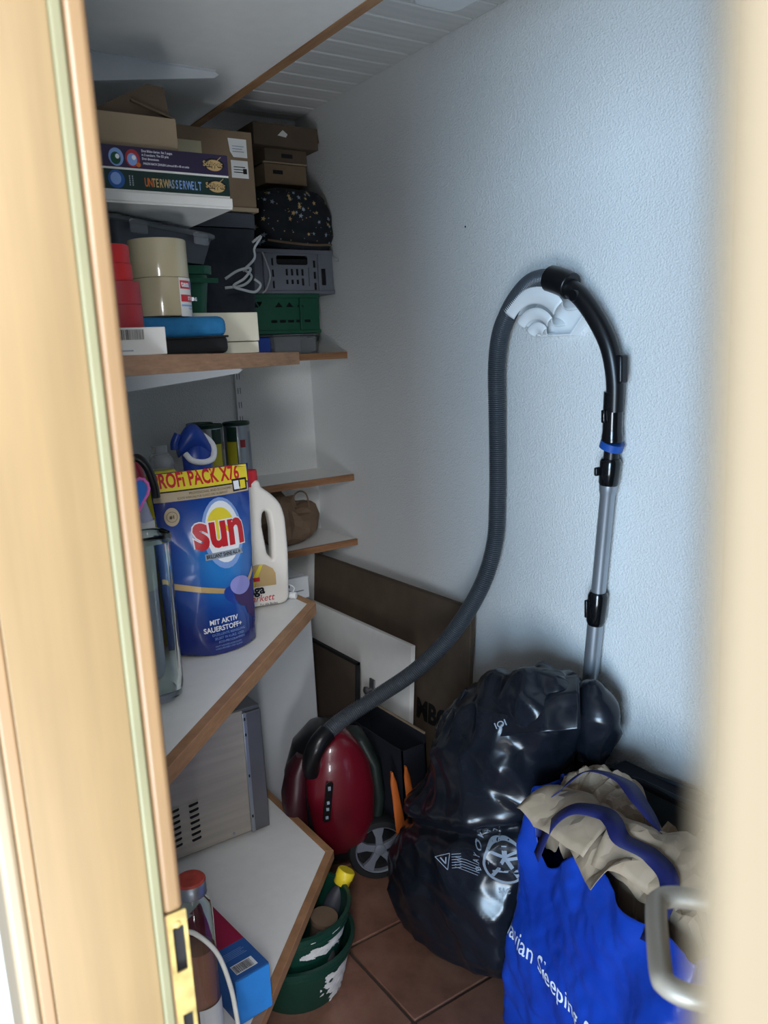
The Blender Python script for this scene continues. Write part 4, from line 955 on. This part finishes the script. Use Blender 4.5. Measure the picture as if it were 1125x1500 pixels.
# red packet behind the vase
t = thing('red_packet', 'narrow dark red packet glimpsed behind the glass vase', 'packet', (.482, 1.625, Z4)); B().box(-.02, .035, -.012, .012, 0, .20).out('packet_body', 'redt2', t, bevel=.005)
# paper bag on the lower far shelf
pg = thing('paper_bag', 'crumpled brown paper bag on the short shelf in the back corner', 'bag', (1.285, 2.575, .9035))
def pgf(u, v):
    t_ = 2*math.pi*u; ph = math.pi*v; n = Vector((math.cos(t_)*math.sin(ph)**.6, math.sin(t_)*math.sin(ph)**.6, -math.cos(ph)))
    p = Vector((n.x*.115, n.y*.10, .078+n.z*.078+.045*max(0, n.z)*(1 if n.x < .2 else .2)))
    d = .03*crease(p, 8, 71)+.09*nz(p, 8, 72)-.015; p += n*d*min(1, (1+n.z)*2)
    p.y = min(p.y, .135); p.x = min(p.x, .205); p.z = max(p.z, .0); return p
facet(pgf, 17, 11, 'paper_body', 'kraftD', pg, closed=True)
B().tube([(.03, -.02, .13), (.02, -.03, .17), (.045, -.03, .185), (.07, -.03, .17), (.085, -.02, .12)], .003, 8, samples=8).out('twisted_handle', 'kraftD', pg)

# ------------------------------------------------------------------ eye-level shelf: boxes, tapes, games, crates
Z2 = 1.5675
t = thing('small_white_box', 'small flat white carton with barcode at the front of the eye-level shelf', 'box', (.205, 1.24, Z2))
B().box(0, .232, 0, .10, 0, .041).out('carton_body', 'paper', t, bevel=.001)
random.seed(5); xx = .155; bars = []
while xx < .198: w_ = random.choice((.0006, .001, .0016)); bars.append(rect(xx, xx+w_, .023, .038)); xx += w_+random.choice((.0006, .001))
multi(bars, 'ink', t, (0, 0, 0), ux, uz, name='barcode'); patch(rect(.158, .180, .006, .008), 'greyprint', t, (0, 0, 0), ux, uz, 'small_print')
for i, (x, y, z, rr_, hh_, mm, lb_) in enumerate((
  (.385, 1.288, Z2+.042, .034, .0345, 'redt2', 'dull red tape roll, lowest of the red stack'), (.385, 1.288, Z2+.0768, .034, .0335, 'redt2', 'dull red tape roll, second from the bottom of the red stack'),
  (.379, 1.286, Z2+.1106, .030, .0255, 'redm', 'bright red tape roll, third of the red stack'), (.377, 1.286, Z2+.1364, .030, .027, 'redm', 'bright red tape roll on top of the red stack'))):
    t = thing('tape_roll', lb_, 'tape', (x, y, z), 0, 'red tape rolls in a stack')
    B().lathe([(rr_-.0005, 0), (rr_, .001), (rr_, hh_-.001), (rr_-.0008, hh_)], n=44, cap=False).out('outer_wrap', mm, t)
    B().lathe([(rr_-.0008, hh_-.0004), (.021, hh_-.0008), (.021, .0004), (rr_-.0008, 0)], n=44, cap=False).out('tape_body', mm, t)
    B().lathe([(.021, 0), (.021, hh_), (.019, hh_), (.019, 0)], n=40, cap=False).out('cardboard_core', 'cardL', t)
cs = thing('neoprene_case', 'blue and black zipped neoprene case under the clear packing tape', 'case', (0, 0, 0))
B().box(.440, .612, 1.405, 1.53, Z2+.029, Z2+.066).out('lid', 'teal', cs, bevel=.014, seg=4)
B().box(.440, .612, 1.405, 1.53, Z2, Z2+.031).out('base', 'blackm', cs, bevel=.010, seg=4)
B().tube([(.46, 1.4035, Z2+.030), (.53, 1.4030, Z2+.0285), (.598, 1.4035, Z2+.030), (.613, 1.412, Z2+.030), (.6135, 1.45, Z2+.030)], .0016, 8, samples=6).out('zip', 'ink', cs)
t1 = None
for k in (0, 1):
    t = thing('packing_tape', 'wide roll of clear packing tape, ' + ('lower, with the printed label' if k == 0 else 'upper of the two'), 'tape', (.512, 1.455, Z2+.0672+.0655*k), 0, 'clear packing tape rolls')
    B().lathe([(.0495, 0), (.0505, .001), (.0505, .0635), (.0495, .065)], n=56, cap=False).out('wound_tape', 'tan', t)
    B().lathe([(.0495, .0648), (.0385, .0645), (.0385, .0005), (.0495, 0)], n=56, cap=False).out('tape_side', 'tan', t)
    B().lathe([(.0385, 0), (.0385, .0648), (.036, .0648), (.036, 0)], n=48, cap=False).out('cardboard_core', 'cardL', t)
    t1 = t1 or t
def lb3(u, v): a = math.radians(-72+47*u); return Vector((.0512*math.cos(a), .0512*math.sin(a), -.001+.066*v))
lbt = B().grid(lb3, 18, 8).out('printed_label', 'paper', t1); tl = bvh(lbt)
ln = Vector((math.cos(math.radians(-48)), math.sin(math.radians(-48)), 0)); lx = Vector((-ln.y, ln.x, 0))
def onl(x, z): return ln*.052+lx*x+Vector((0, 0, z))
def band(z0, z1, m, off): return multi([[(-.019+.038*i/8, z0), (-.019+.038*(i+1)/8, z0), (-.019+.038*(i+1)/8, z1), (-.019+.038*i/8, z1)] for i in range(8)], m, t1, ln*.052, lx, uz, tl, 'label_band', off)
band(.046, .060, 'redp', .0004); band(.024, .036, 'redp', .0004); band(.016, .019, 'bprint', .0004)
multi([rect(.006, .019, .046, .060)], 'bprint', t1, ln*.052, lx, uz, tl, 'label_band', .0007)
text('tesa', .0135, 'wprint', t1, onl(-.017, .0495), lx, uz, tree=tl, bold=.0004, off=.0009); text('STRONG', .0085, 'wprint', t1, onl(-.002, .027), lx, uz, tree=tl, bold=.0003, off=.0009); text('Packband', .005, 'navyb', t1, onl(-.002, .011), lx, uz, tree=tl, off=.0009)
t = thing('red_clip', 'small red plastic clip on top of the cream box', 'clip', (.600, 1.585, Z2+.0835))
B().tube([(-.016, 0, .002), (0, -.004, .007), (.014, .004, .003), (.018, .01, .002)], .0032, 8, samples=5).out('clip_body', 'redp', t)
cbx = thing('cream_box', 'cream coloured flat box with a lid line beside the blue case', 'box', (0, 0, 0))
B().box(.500, .737, 1.545, 1.67, Z2, Z2+.022).out('base', 'cream', cbx, bevel=.001)
B().box(.499, .7385, 1.543, 1.672, Z2+.0235, Z2+.080).out('lid', 'cream', cbx, bevel=.0015)
tub = thing('green_tub', 'green plastic tub between the tape rolls and the grey crate', 'tub', (.628, 1.79, Z2))
def rr_ring(w_, d_, r_, z): return [Vector((p[0], p[1], z)) for p in rrect(0, 0, w_, d_, r_, 5)]
B().rings([rr_ring(.125, .16, .02, .0), rr_ring(.128, .164, .02, .004), rr_ring(.155, .20, .024, .150), rr_ring(.155, .20, .024, .168), rr_ring(.172, .216, .028, .169), rr_ring(.174, .218, .028, .186), rr_ring(.168, .212, .026, .187), rr_ring(.148, .193, .022, .184), rr_ring(.120, .156, .018, .006)]).out('tub_body', 'green', tub)
B().box(-.01, .09, -.112, -.109, .150, .160).out('rim_rib', 'green', tub, bevel=.002)
dc = thing('lidded_container', 'dark storage container with clear clip-on lid under the board games', 'container', (.526, 1.690, 0), math.radians(34.6))
zc_ = 1.790
B().rings([rr_ring(.30, .19, .02, zc_-.034), rr_ring(.345, .212, .026, zc_+.016), rr_ring(.348, .214, .026, zc_+.018), rr_ring(.34, .206, .024, zc_+.016), rr_ring(.29, .18, .018, zc_-.030)]).out('container_body', 'dgrey', dc)
B().rings([rr_ring(.356, .220, .028, zc_+.0185), rr_ring(.362, .226, .028, zc_+.021), rr_ring(.362, .226, .028, zc_+.026), rr_ring(.354, .220, .028, zc_+.029)]).out('clear_lid', 'clearfilm', dc)
for xx in (-.10, .10): B().box(xx-.022, xx+.022, -.123, -.113, zc_+.000, zc_+.024).out('clip_handle', 'clearfilm', dc, bevel=.004, seg=3)
# board games
def game(label, z0, z1, m, x0=.30, x1=.658, yy=1.45, d=.27):
    t = thing('board_game', label, 'board game', (0, 0, 0), 0, 'flat board game boxes')
    B().box(x0, x1, yy, yy+d, z0+.0035, z1).out('box_lid', m, t, bevel=.0012)
    B().box(x0+.001, x1-.001, yy+.001, yy+d-.001, z0, z0+.0034).out('box_base', 'paper', t, smooth=False)
    return t
zg0, zg1, zg2, zg3 = 1.8265, 1.8445, 1.880, 1.9185
wg = game('white game box, lowest of the stack, its printed underside visible', zg0-.0015, zg1-.0005, 'paper', .30, .660, 1.447, .275)
patch([(.44, -1.62), (.50, -1.63), (.56, -1.62), (.60, -1.60), (.55, -1.595), (.47, -1.60)], 'greyprint', wg, (0, 0, zg0-.0016), (1, 0, 0), (0, -1, 0), 'underside_print')
gg = game('dark green game box with underwater lettering, middle of the stack', zg1, zg2-.0003, 'dgreenbox')
gp = game('dark violet game box with white lettering, upper of the stack', zg2, zg3, 'violet')
yy = 1.4498
def row(s_, size, m, par, x, z, sx=1, bold=0): return text(s_, size, m, par, (x, yy, z), ux, uz, sx=sx, bold=bold)
cols = ['orange', 'orange', 'gold', 'gold', 'gold', 'gold', 'greyprint', 'greyprint', 'bprint', 'bprint', 'bprint', 'bprint', 'bprint']
xw = .500
for ch, m_ in zip('UNTERWASSERWELT', cols+['bprint', 'bprint']): row(ch, .0200, m_, gg, xw, zg1+.0105, .50, .0003); xw += .0066 if ch != 'W' else .0090
def logo(par, cx, cz):
    patch(ell(cx, cz, .020, .0105), 'ink', par, (0, yy, 0), ux, uz, 'logo_ground'); patch(ell(cx, cz-.002, .016, .0095), 'gold', par, (0, yy, 0), ux, uz, 'logo_disc', off=.0008)
    text('Schipper', .0125, 'gold', par, (cx-.021, yy-.0012, cz-.004), ux, uz, sx=.85, bold=.0003); text('Schipper', .0125, 'ink', par, (cx-.0213, yy-.0009, cz-.0045), ux, uz, sx=.85, bold=.0012)
    multi([seg_(cx+.006, cz+.006, cx+.014, cz+.013, .0012)], 'gold', par, (0, yy, 0), ux, uz, name='logo_brush', off=.0012)
logo(gp, .630, zg2+.021); logo(gg, .632, zg1+.020)
for q, l_ in enumerate(('Drei Bilder-Serien. Set 3 pages', 'in 3 numbers. The 5D pins', 'Drei dimensions.')): row(l_, .0055, 'wprint', gp, .4995, zg2+.0305-.0062*q, .8)
row('MALEN NACH ZAHLEN Leinwand 80 x 40 cm netto', .0052, 'wprint', gp, .501, zg2+.0105, .72)
for cx, m1, m2 in ((.455, 'bprint', 'green'), (.483, 'redt2', 'bprint')):
    patch(ell(cx, zg2+.019, .0125, .0145), m1, gp, (0, yy, 0), ux, uz, 'picture'); patch(ell(cx-.001, zg2+.017, .0085, .0100), m2, gp, (0, yy, 0), ux, uz, 'picture', off=.0008); patch(ell(cx+.002, zg2+.020, .0035, .004), 'wprint', gp, (0, yy, 0), ux, uz, 'picture', off=.0012)
patch(ell(.492, zg2+.009, .004, .004), 'orange', gp, (0, yy, 0), ux, uz, 'picture', off=.0013)
patch(ell(.452, zg1+.019, .0140, .0150), 'midb', gg, (0, yy, 0), ux, uz, 'picture'); patch(ell(.451, zg1+.020, .009, .010), 'bprint', gg, (0, yy, 0), ux, uz, 'picture', off=.0008)
for dx in (.4735, .4785): multi([rect(dx, dx+.0022, zg1+.010+k*.0035, zg1+.0124+k*.0035) for k in range(5)], 'greyprint', gg, (0, yy, 0), ux, uz, name='small_print')
# open cardboard box on the games
ob = thing('open_cardboard_box', 'open cardboard box with raised flaps on top of the board games', 'box', (0, 0, 0))
zb = zg3+.001
B().box(.30, .5705, 1.462, 1.466, zb, zb+.054).out('front_wall', 'cardL', ob, smooth=False)
B().box(.30, .5705, 1.70, 1.704, zb, zb+.054).out('back_wall', 'card', ob, smooth=False)
B().box(.5665, .5705, 1.466, 1.70, zb, zb+.054).out('side_wall', 'card', ob, smooth=False); B().box(.30, .304, 1.466, 1.70, zb, zb+.054).out('side_wall', 'card', ob, smooth=False)
B().box(.304, .5665, 1.466, 1.70, zb, zb+.004).out('bottom', 'cardD', ob, smooth=False)
B().prism([(0, 0), (.234, 0), (.226, .075), (.008, .075)], 0, .003, M=frame((.569, 1.466, zb+.054), (0, 1, 0), (-.98, 0, .35))).out('side_flap', 'cardD', ob, smooth=False)
B().prism([(0, 0), (.14, 0), (.03, .062), (0, .060)], 0, .003, M=frame((.565, 1.475, zb+.0545), (-1, 0, 0), (0, .25, .97))).out('rear_flap', 'cardD', ob, smooth=False)
B().prism([(.0, 0), (.12, 0), (.115, .058), (.02, .045)], 0, .003, M=frame((.45, 1.48, zb+.0545), (-1, 0, 0), (0, .35, .93))).out('rear_flap', 'cardD', ob, smooth=False)
# closed cardboard box with labels, dark box under it
sb2 = thing('dark_storage_box', 'dark slate storage box under the labelled cardboard box', 'box', (0, 0, 0))
B().rings([rr_.copy() if False else [Vector((p[0]+.785, p[1]+2.06, z)) for p in rrect(0, 0, w_, d_, .02, 4)] for z, w_, d_ in ((Z2, .24, .28), (Z2+.01, .25, .29), (Z2+.30, .285, .31), (Z2+.302, .28, .30))]).out('box_body', 'fabric', sb2)
B().rings([[Vector((p[0]+.785, p[1]+2.06, z)) for p in rrect(0, 0, w_, d_, .022, 4)] for z, w_, d_ in ((Z2+.303, .29, .315), (Z2+.335, .29, .315), (Z2+.338, .285, .31))]).out('box_lid', 'dgrey', sb2)
lb = thing('labelled_carton', 'brown cardboard carton with two white shipping labels', 'box', (0, 0, 0))
zl = Z2+.340
B().box(.66, .932, 1.905, 2.20, zl+.008, 2.092).out('carton_body', 'card', lb, bevel=.002)
B().box(.655, .934, 1.90, 2.203, zl, zl+.010).out('bottom_flap', 'cardL', lb, bevel=.001)
for z0_, hh_ in ((2.032, .042), (1.985, .040)):
    pl = patch([(.872, z0_+.012), (.880, z0_), (.916, z0_), (.916, z0_+hh_), (.868, z0_+hh_)] if z0_ > 2.0 else rect(.872, .916, z0_, z0_+hh_), 'paper', lb, (0, 1.905, 0), ux, uz, 'shipping_label', off=.0006)
    multi([rect(.878, .908-.004*(k % 2), z0_+.012+k*.006, z0_+.0138+k*.006) for k in range(3)]+([rect(.902, .912, z0_+.010, z0_+.022)] if z0_ < 2.0 else []), 'ink' if z0_ < 2 else 'greyprint', pl, (0, 1.905, 0), ux, uz, name='label_print', off=.0012)
B().box(.72, .80, 1.9035, 1.9045, zl+.09, 2.06).out('packing_tape', 'tan', lb, smooth=False)
# white ribbon bundle and dark cloth
t = thing('black_cloth', 'dark cloth bundle stuffed between the slate box and the grey crate', 'cloth', (1.005, 2.33, Z2))
def clf(u, v):
    a = 2*math.pi*u; ph = math.pi*v; n = Vector((math.cos(a)*math.sin(ph), math.sin(a)*math.sin(ph), -math.cos(ph))); p = Vector((n.x*.075, n.y*.09, .145+n.z*.145)); d = -.02*crease(p, 14, 81)+.02*nz(p, 9, 82)
    p += n*d; p.z = max(0, p.z); return p
B().grid(clf, 48, 34, closed_u=True).out('cloth_body', 'fabric', t, sharp=180)
t = thing('white_ribbon', 'loops of white ribbon and cord hanging beside the green tub', 'ribbon', (0, 0, 0))
for q in ([(.80, 1.83, 1.742), (.83, 1.82, 1.760), (.862, 1.82, 1.765), (.842, 1.815, 1.742), (.815, 1.82, 1.725), (.84, 1.815, 1.715), (.87, 1.82, 1.712), (.885, 1.82, 1.728), (.872, 1.825, 1.742)],
          [(.865, 1.87, 1.765), (.90, 1.875, 1.795), (.905, 1.88, 1.82), (.93, 1.89, 1.85), (.905, 1.89, 1.835)], [(.80, 1.835, 1.722), (.845, 1.83, 1.728), (.868, 1.83, 1.748), (.85, 1.83, 1.764)]):
    ribbon(q, .006, 'rib', t, 'ribbon_loop', nrm=(.2, -1, .1), samples=8)
B().tube([(1.20, 2.44, 1.89), (1.215, 2.44, 1.85), (1.222, 2.44, 1.815), (1.205, 2.44, 1.775), (1.19, 2.44, 1.763)], .0028, 8, samples=6).out('cord', 'rib', t)
# clear boxes under the green crate
t = thing('blue_plastic_box', 'small blue plastic box under the green folding crate', 'box', (0, 0, 0)); B().box(1.165, 1.225, 2.475, 2.60, Z2, Z2+.058).out('box_body', 'navyb', t, bevel=.004); B().box(1.16, 1.23, 2.47, 2.602, Z2+.0585, Z2+.066).out('box_lid', 'dgrey', t, bevel=.002)
t = thing('smoky_container', 'smoky clear plastic container under the green folding crate', 'container', (0, 0, 0)); B().box(1.24, 1.40, 2.475, 2.62, Z2, Z2+.060).out('container_body', 'clearfilm', t, bevel=.008, seg=3); B().box(1.236, 1.404, 2.471, 2.624, Z2+.0605, Z2+.066).out('container_lid', 'clearfilm', t, bevel=.002)
t = thing('dark_flat_box', 'flat dark box carrying the left end of the green folding crate', 'box', (0, 0, 0)); B().box(1.00, 1.15, 2.475, 2.66, Z2, Z2+.062).out('box_body', 'fabric', t, bevel=.003); B().box(.998, 1.152, 2.473, 2.662, Z2+.0625, Z2+.066).out('box_lid', 'dgrey', t, bevel=.001)
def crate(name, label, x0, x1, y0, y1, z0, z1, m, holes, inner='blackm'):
    t = thing(name, label, 'crate', (x0, y0, z0)); w_, h_, d_ = x1-x0, z1-z0, y1-y0
    curve_shape('front_wall', [rect(0, w_, .010, h_-.012)]+holes(w_, h_), .0015, .0004, m, t, frame((0, .006, 0), (1, 0, 0), (0, 0, 1)))
    B().box(-.003, w_+.003, 0, .010, h_-.013, h_).out('top_rim', m, t, bevel=.0015); B().box(-.003, w_+.003, 0, .010, 0, .011).out('bottom_rim', m, t, bevel=.0015)
    B().box(-.003, .004, .010, d_, 0, h_).out('side_wall', m, t, bevel=.001); B().box(w_-.004, w_+.003, .010, d_, 0, h_).out('side_wall', m, t, bevel=.001)
    B().box(0, w_, d_-.004, d_, 0, h_).out('back_wall', m, t, smooth=False); B().box(0, w_, .01, d_, 0, .004).out('bottom', m, t, smooth=False)
    B().box(.006, w_-.006, .014, d_-.01, .006, h_-.03).out('shade_core', inner, t, smooth=False)  # added matte black block, paints the shade inside the crate
    for xx in (.045*w_/.3, w_-.055*w_/.3): B().box(xx-.004, xx+.004, -.003, .006, .011, h_-.013).out('corner_rib', m, t, bevel=.0012)
    return t
def green_holes(w_, h_):
    o = []
    for k in range(4):
        x = .06+k*.028; o.append([(x, h_-.042), (x+.022, h_-.042), (x+.011, h_-.024)]); o.append([(x+.014, h_-.024), (x+.036, h_-.024), (x+.025, h_-.041)])
    for k in range(3): o.append([(w_-.165+k*.04, h_-.042), (w_-.135+k*.04, h_-.042), (w_-.150+k*.04, h_-.025)])
    for k in range(5): o.append(rrect(w_-.17+k*.031, .040, .024, .010, .003, 2))
    o += [rrect(.10, .035, .10, .030, .004, 3)]
    return o
gc = crate('green_folding_crate', 'dark green folding crate under the grey crate in the back corner', 1.020, 1.408, 2.46, 2.70, 1.635, 1.762, 'green', green_holes)
def grey_holes(w_, h_):
    s = w_/.312; o = [rrect(.155*s, h_-.034, .120*s, .030, .008, 4)]
    for k in range(4):
        o.append(rrect((.132+k*.020)*s, h_-.072, .0095*s, .022, .002, 2)); o.append(rrect((.132+k*.020)*s, h_-.103, .0095*s, .015 if k < 3 else .024, .002, 2))
    for k in range(3):
        o.append(rrect(.080*s, h_-.040-.036*k, .008*s, .024, .002, 2)); o.append(rrect(.240*s, h_-.045-.036*k, .010*s, .024, .002, 2))
    o += [rrect(.216*s, h_-.086, .0035*s, .060, .0015, 2), rrect(.275*s, h_-.086, .019*s, .055, .003, 3)]
    return o
gy = crate('grey_folding_crate', 'grey perforated folding crate under the star-patterned bag', 1.172, 1.476, 2.468, 2.705, 1.763, 1.905, 'grey', grey_holes)
B().tube([(.30, .01, .125), (.318, -.006, .118), (.322, -.006, .108), (.300, -.004, .110)], .0016, 8, samples=6).out('wire_handle', 'rib', gy)
# star patterned bag
st = thing('star_bag', 'dark fabric bag printed with small pale stars on the grey crate', 'bag', (1.343, 2.548, 1.906))
def stf(u, v):
    a = 2*math.pi*u; ph = math.pi*v; c, s_ = math.cos(a), math.sin(a); k = math.sin(ph)**.32; n = Vector((c*k, s_*k, -math.cos(ph)))
    w_ = .154-.025*max(0, n.z); p = Vector((math.copysign(abs(n.x)**.6, n.x)*w_, math.copysign(abs(n.y)**.75, n.y)*.118, .098+math.copysign(abs(n.z)**.8, n.z)*.098-.02*max(0, -n.x)*max(0, n.z)))
    p += n*(-.014*crease(p, 12, 91)+.02*nz(p, 7, 92)+.003); p.z = max(0, p.z); p.y = min(p.y, .155); p.x = min(p.x, .152); return p
sbod = B().grid(stf, 80, 54, closed_u=True).out('fabric_body', 'starf', st, sharp=180); ts = bvh(sbod)
random.seed(11); stars = []
for k in range(95):
    cx, cz = random.uniform(-.145, .14), random.uniform(.012, .185); R_ = random.choice((.0018, .0022, .003, .0065, .0085)); n5 = 5; a0 = random.random()*6
    stars.append([(cx+(R_ if i % 2 == 0 else R_*.42)*math.cos(a0+math.pi*i/n5), cz+(R_ if i % 2 == 0 else R_*.42)*math.sin(a0+math.pi*i/n5)) for i in range(10)])
for nm_, m_, sl in (('star_print', 'gold', stars[::2]), ('star_print', 'greyprint', stars[1::2])):
    o_ = multi(sl, m_, st, (0, 0, 0), ux, uz, ts, nm_, .0008, .25); o_['kind'] = 'stuff'
ribbon([(-.125, -.118, .02), (-.05, -.128, .012), (.03, -.128, .008), (.11, -.118, .012)], .007, 'kraftD', st, 'hem_band', nrm=(0, -1, 0))
# cardboard trays and flat carton in the corner
t = thing('flat_brown_carton', 'flat brown carton standing behind the star-patterned bag', 'box', (0, 0, 0)); B().box(1.30, 1.492, 2.686, 2.712, 1.906, 2.158).out('carton_body', 'cardD', t, bevel=.002); B().box(1.33, 1.40, 2.682, 2.6865, 2.135, 2.150).out('paper_strip', 'cardL', t, smooth=False)
t = thing('cardboard_tray_stack', 'lower slotted cardboard tray near the ceiling in the back corner', 'tray', (0, 0, 0))
B().box(1.27, 1.425, 2.52, 2.682, 2.118, 2.180).out('tray_wall', 'card', t, bevel=.002); B().box(1.30, 1.335, 2.518, 2.5205, 2.148, 2.160).out('hand_slot', 'blackm', t, smooth=False); B().box(1.268, 1.427, 2.519, 2.53, 2.181, 2.186).out('tray_edge', 'cardL', t, smooth=False)
t = thing('cardboard_tray', 'middle slotted cardboard tray near the ceiling in the back corner', 'tray', (0, 0, 0))
B().box(1.275, 1.43, 2.52, 2.682, 2.187, 2.228).out('tray_wall', 'cardD', t, bevel=.002); B().box(1.335, 1.375, 2.518, 2.5205, 2.200, 2.212).out('hand_slot', 'blackm', t, smooth=False)
t = thing('top_carton', 'topmost brown carton under the ceiling with a torn white sticker', 'box', (0, 0, 0))
B().box(1.23, 1.465, 2.50, 2.70, 2.229, 2.297).out('carton_body', 'cardD', t, bevel=.002)
B().prism([(0, 0), (.16, 0), (.15, .045), (.01, .04)], 0, .003, M=frame((1.468, 2.51, 2.297), (0, 1, 0), (.30, 0, -.9))).out('side_flap', 'card', t, smooth=False)
patch([(1.315, 2.262), (1.345, 2.258), (1.352, 2.268), (1.335, 2.280)], 'paper', t, (0, 2.4995, 0), ux, uz, 'torn_sticker')

# small dark nail mark on the plaster
nm_ = B().lathe([(.001, 0), (.0028, .0005), (.0015, .0015), (.0003, .002)], n=10, M=frame((1.4992, 1.793, 1.882), (0, -1, 0), (0, 0, 1))).out('nail_hole', 'ink', bpy.data.objects['wall_right'])
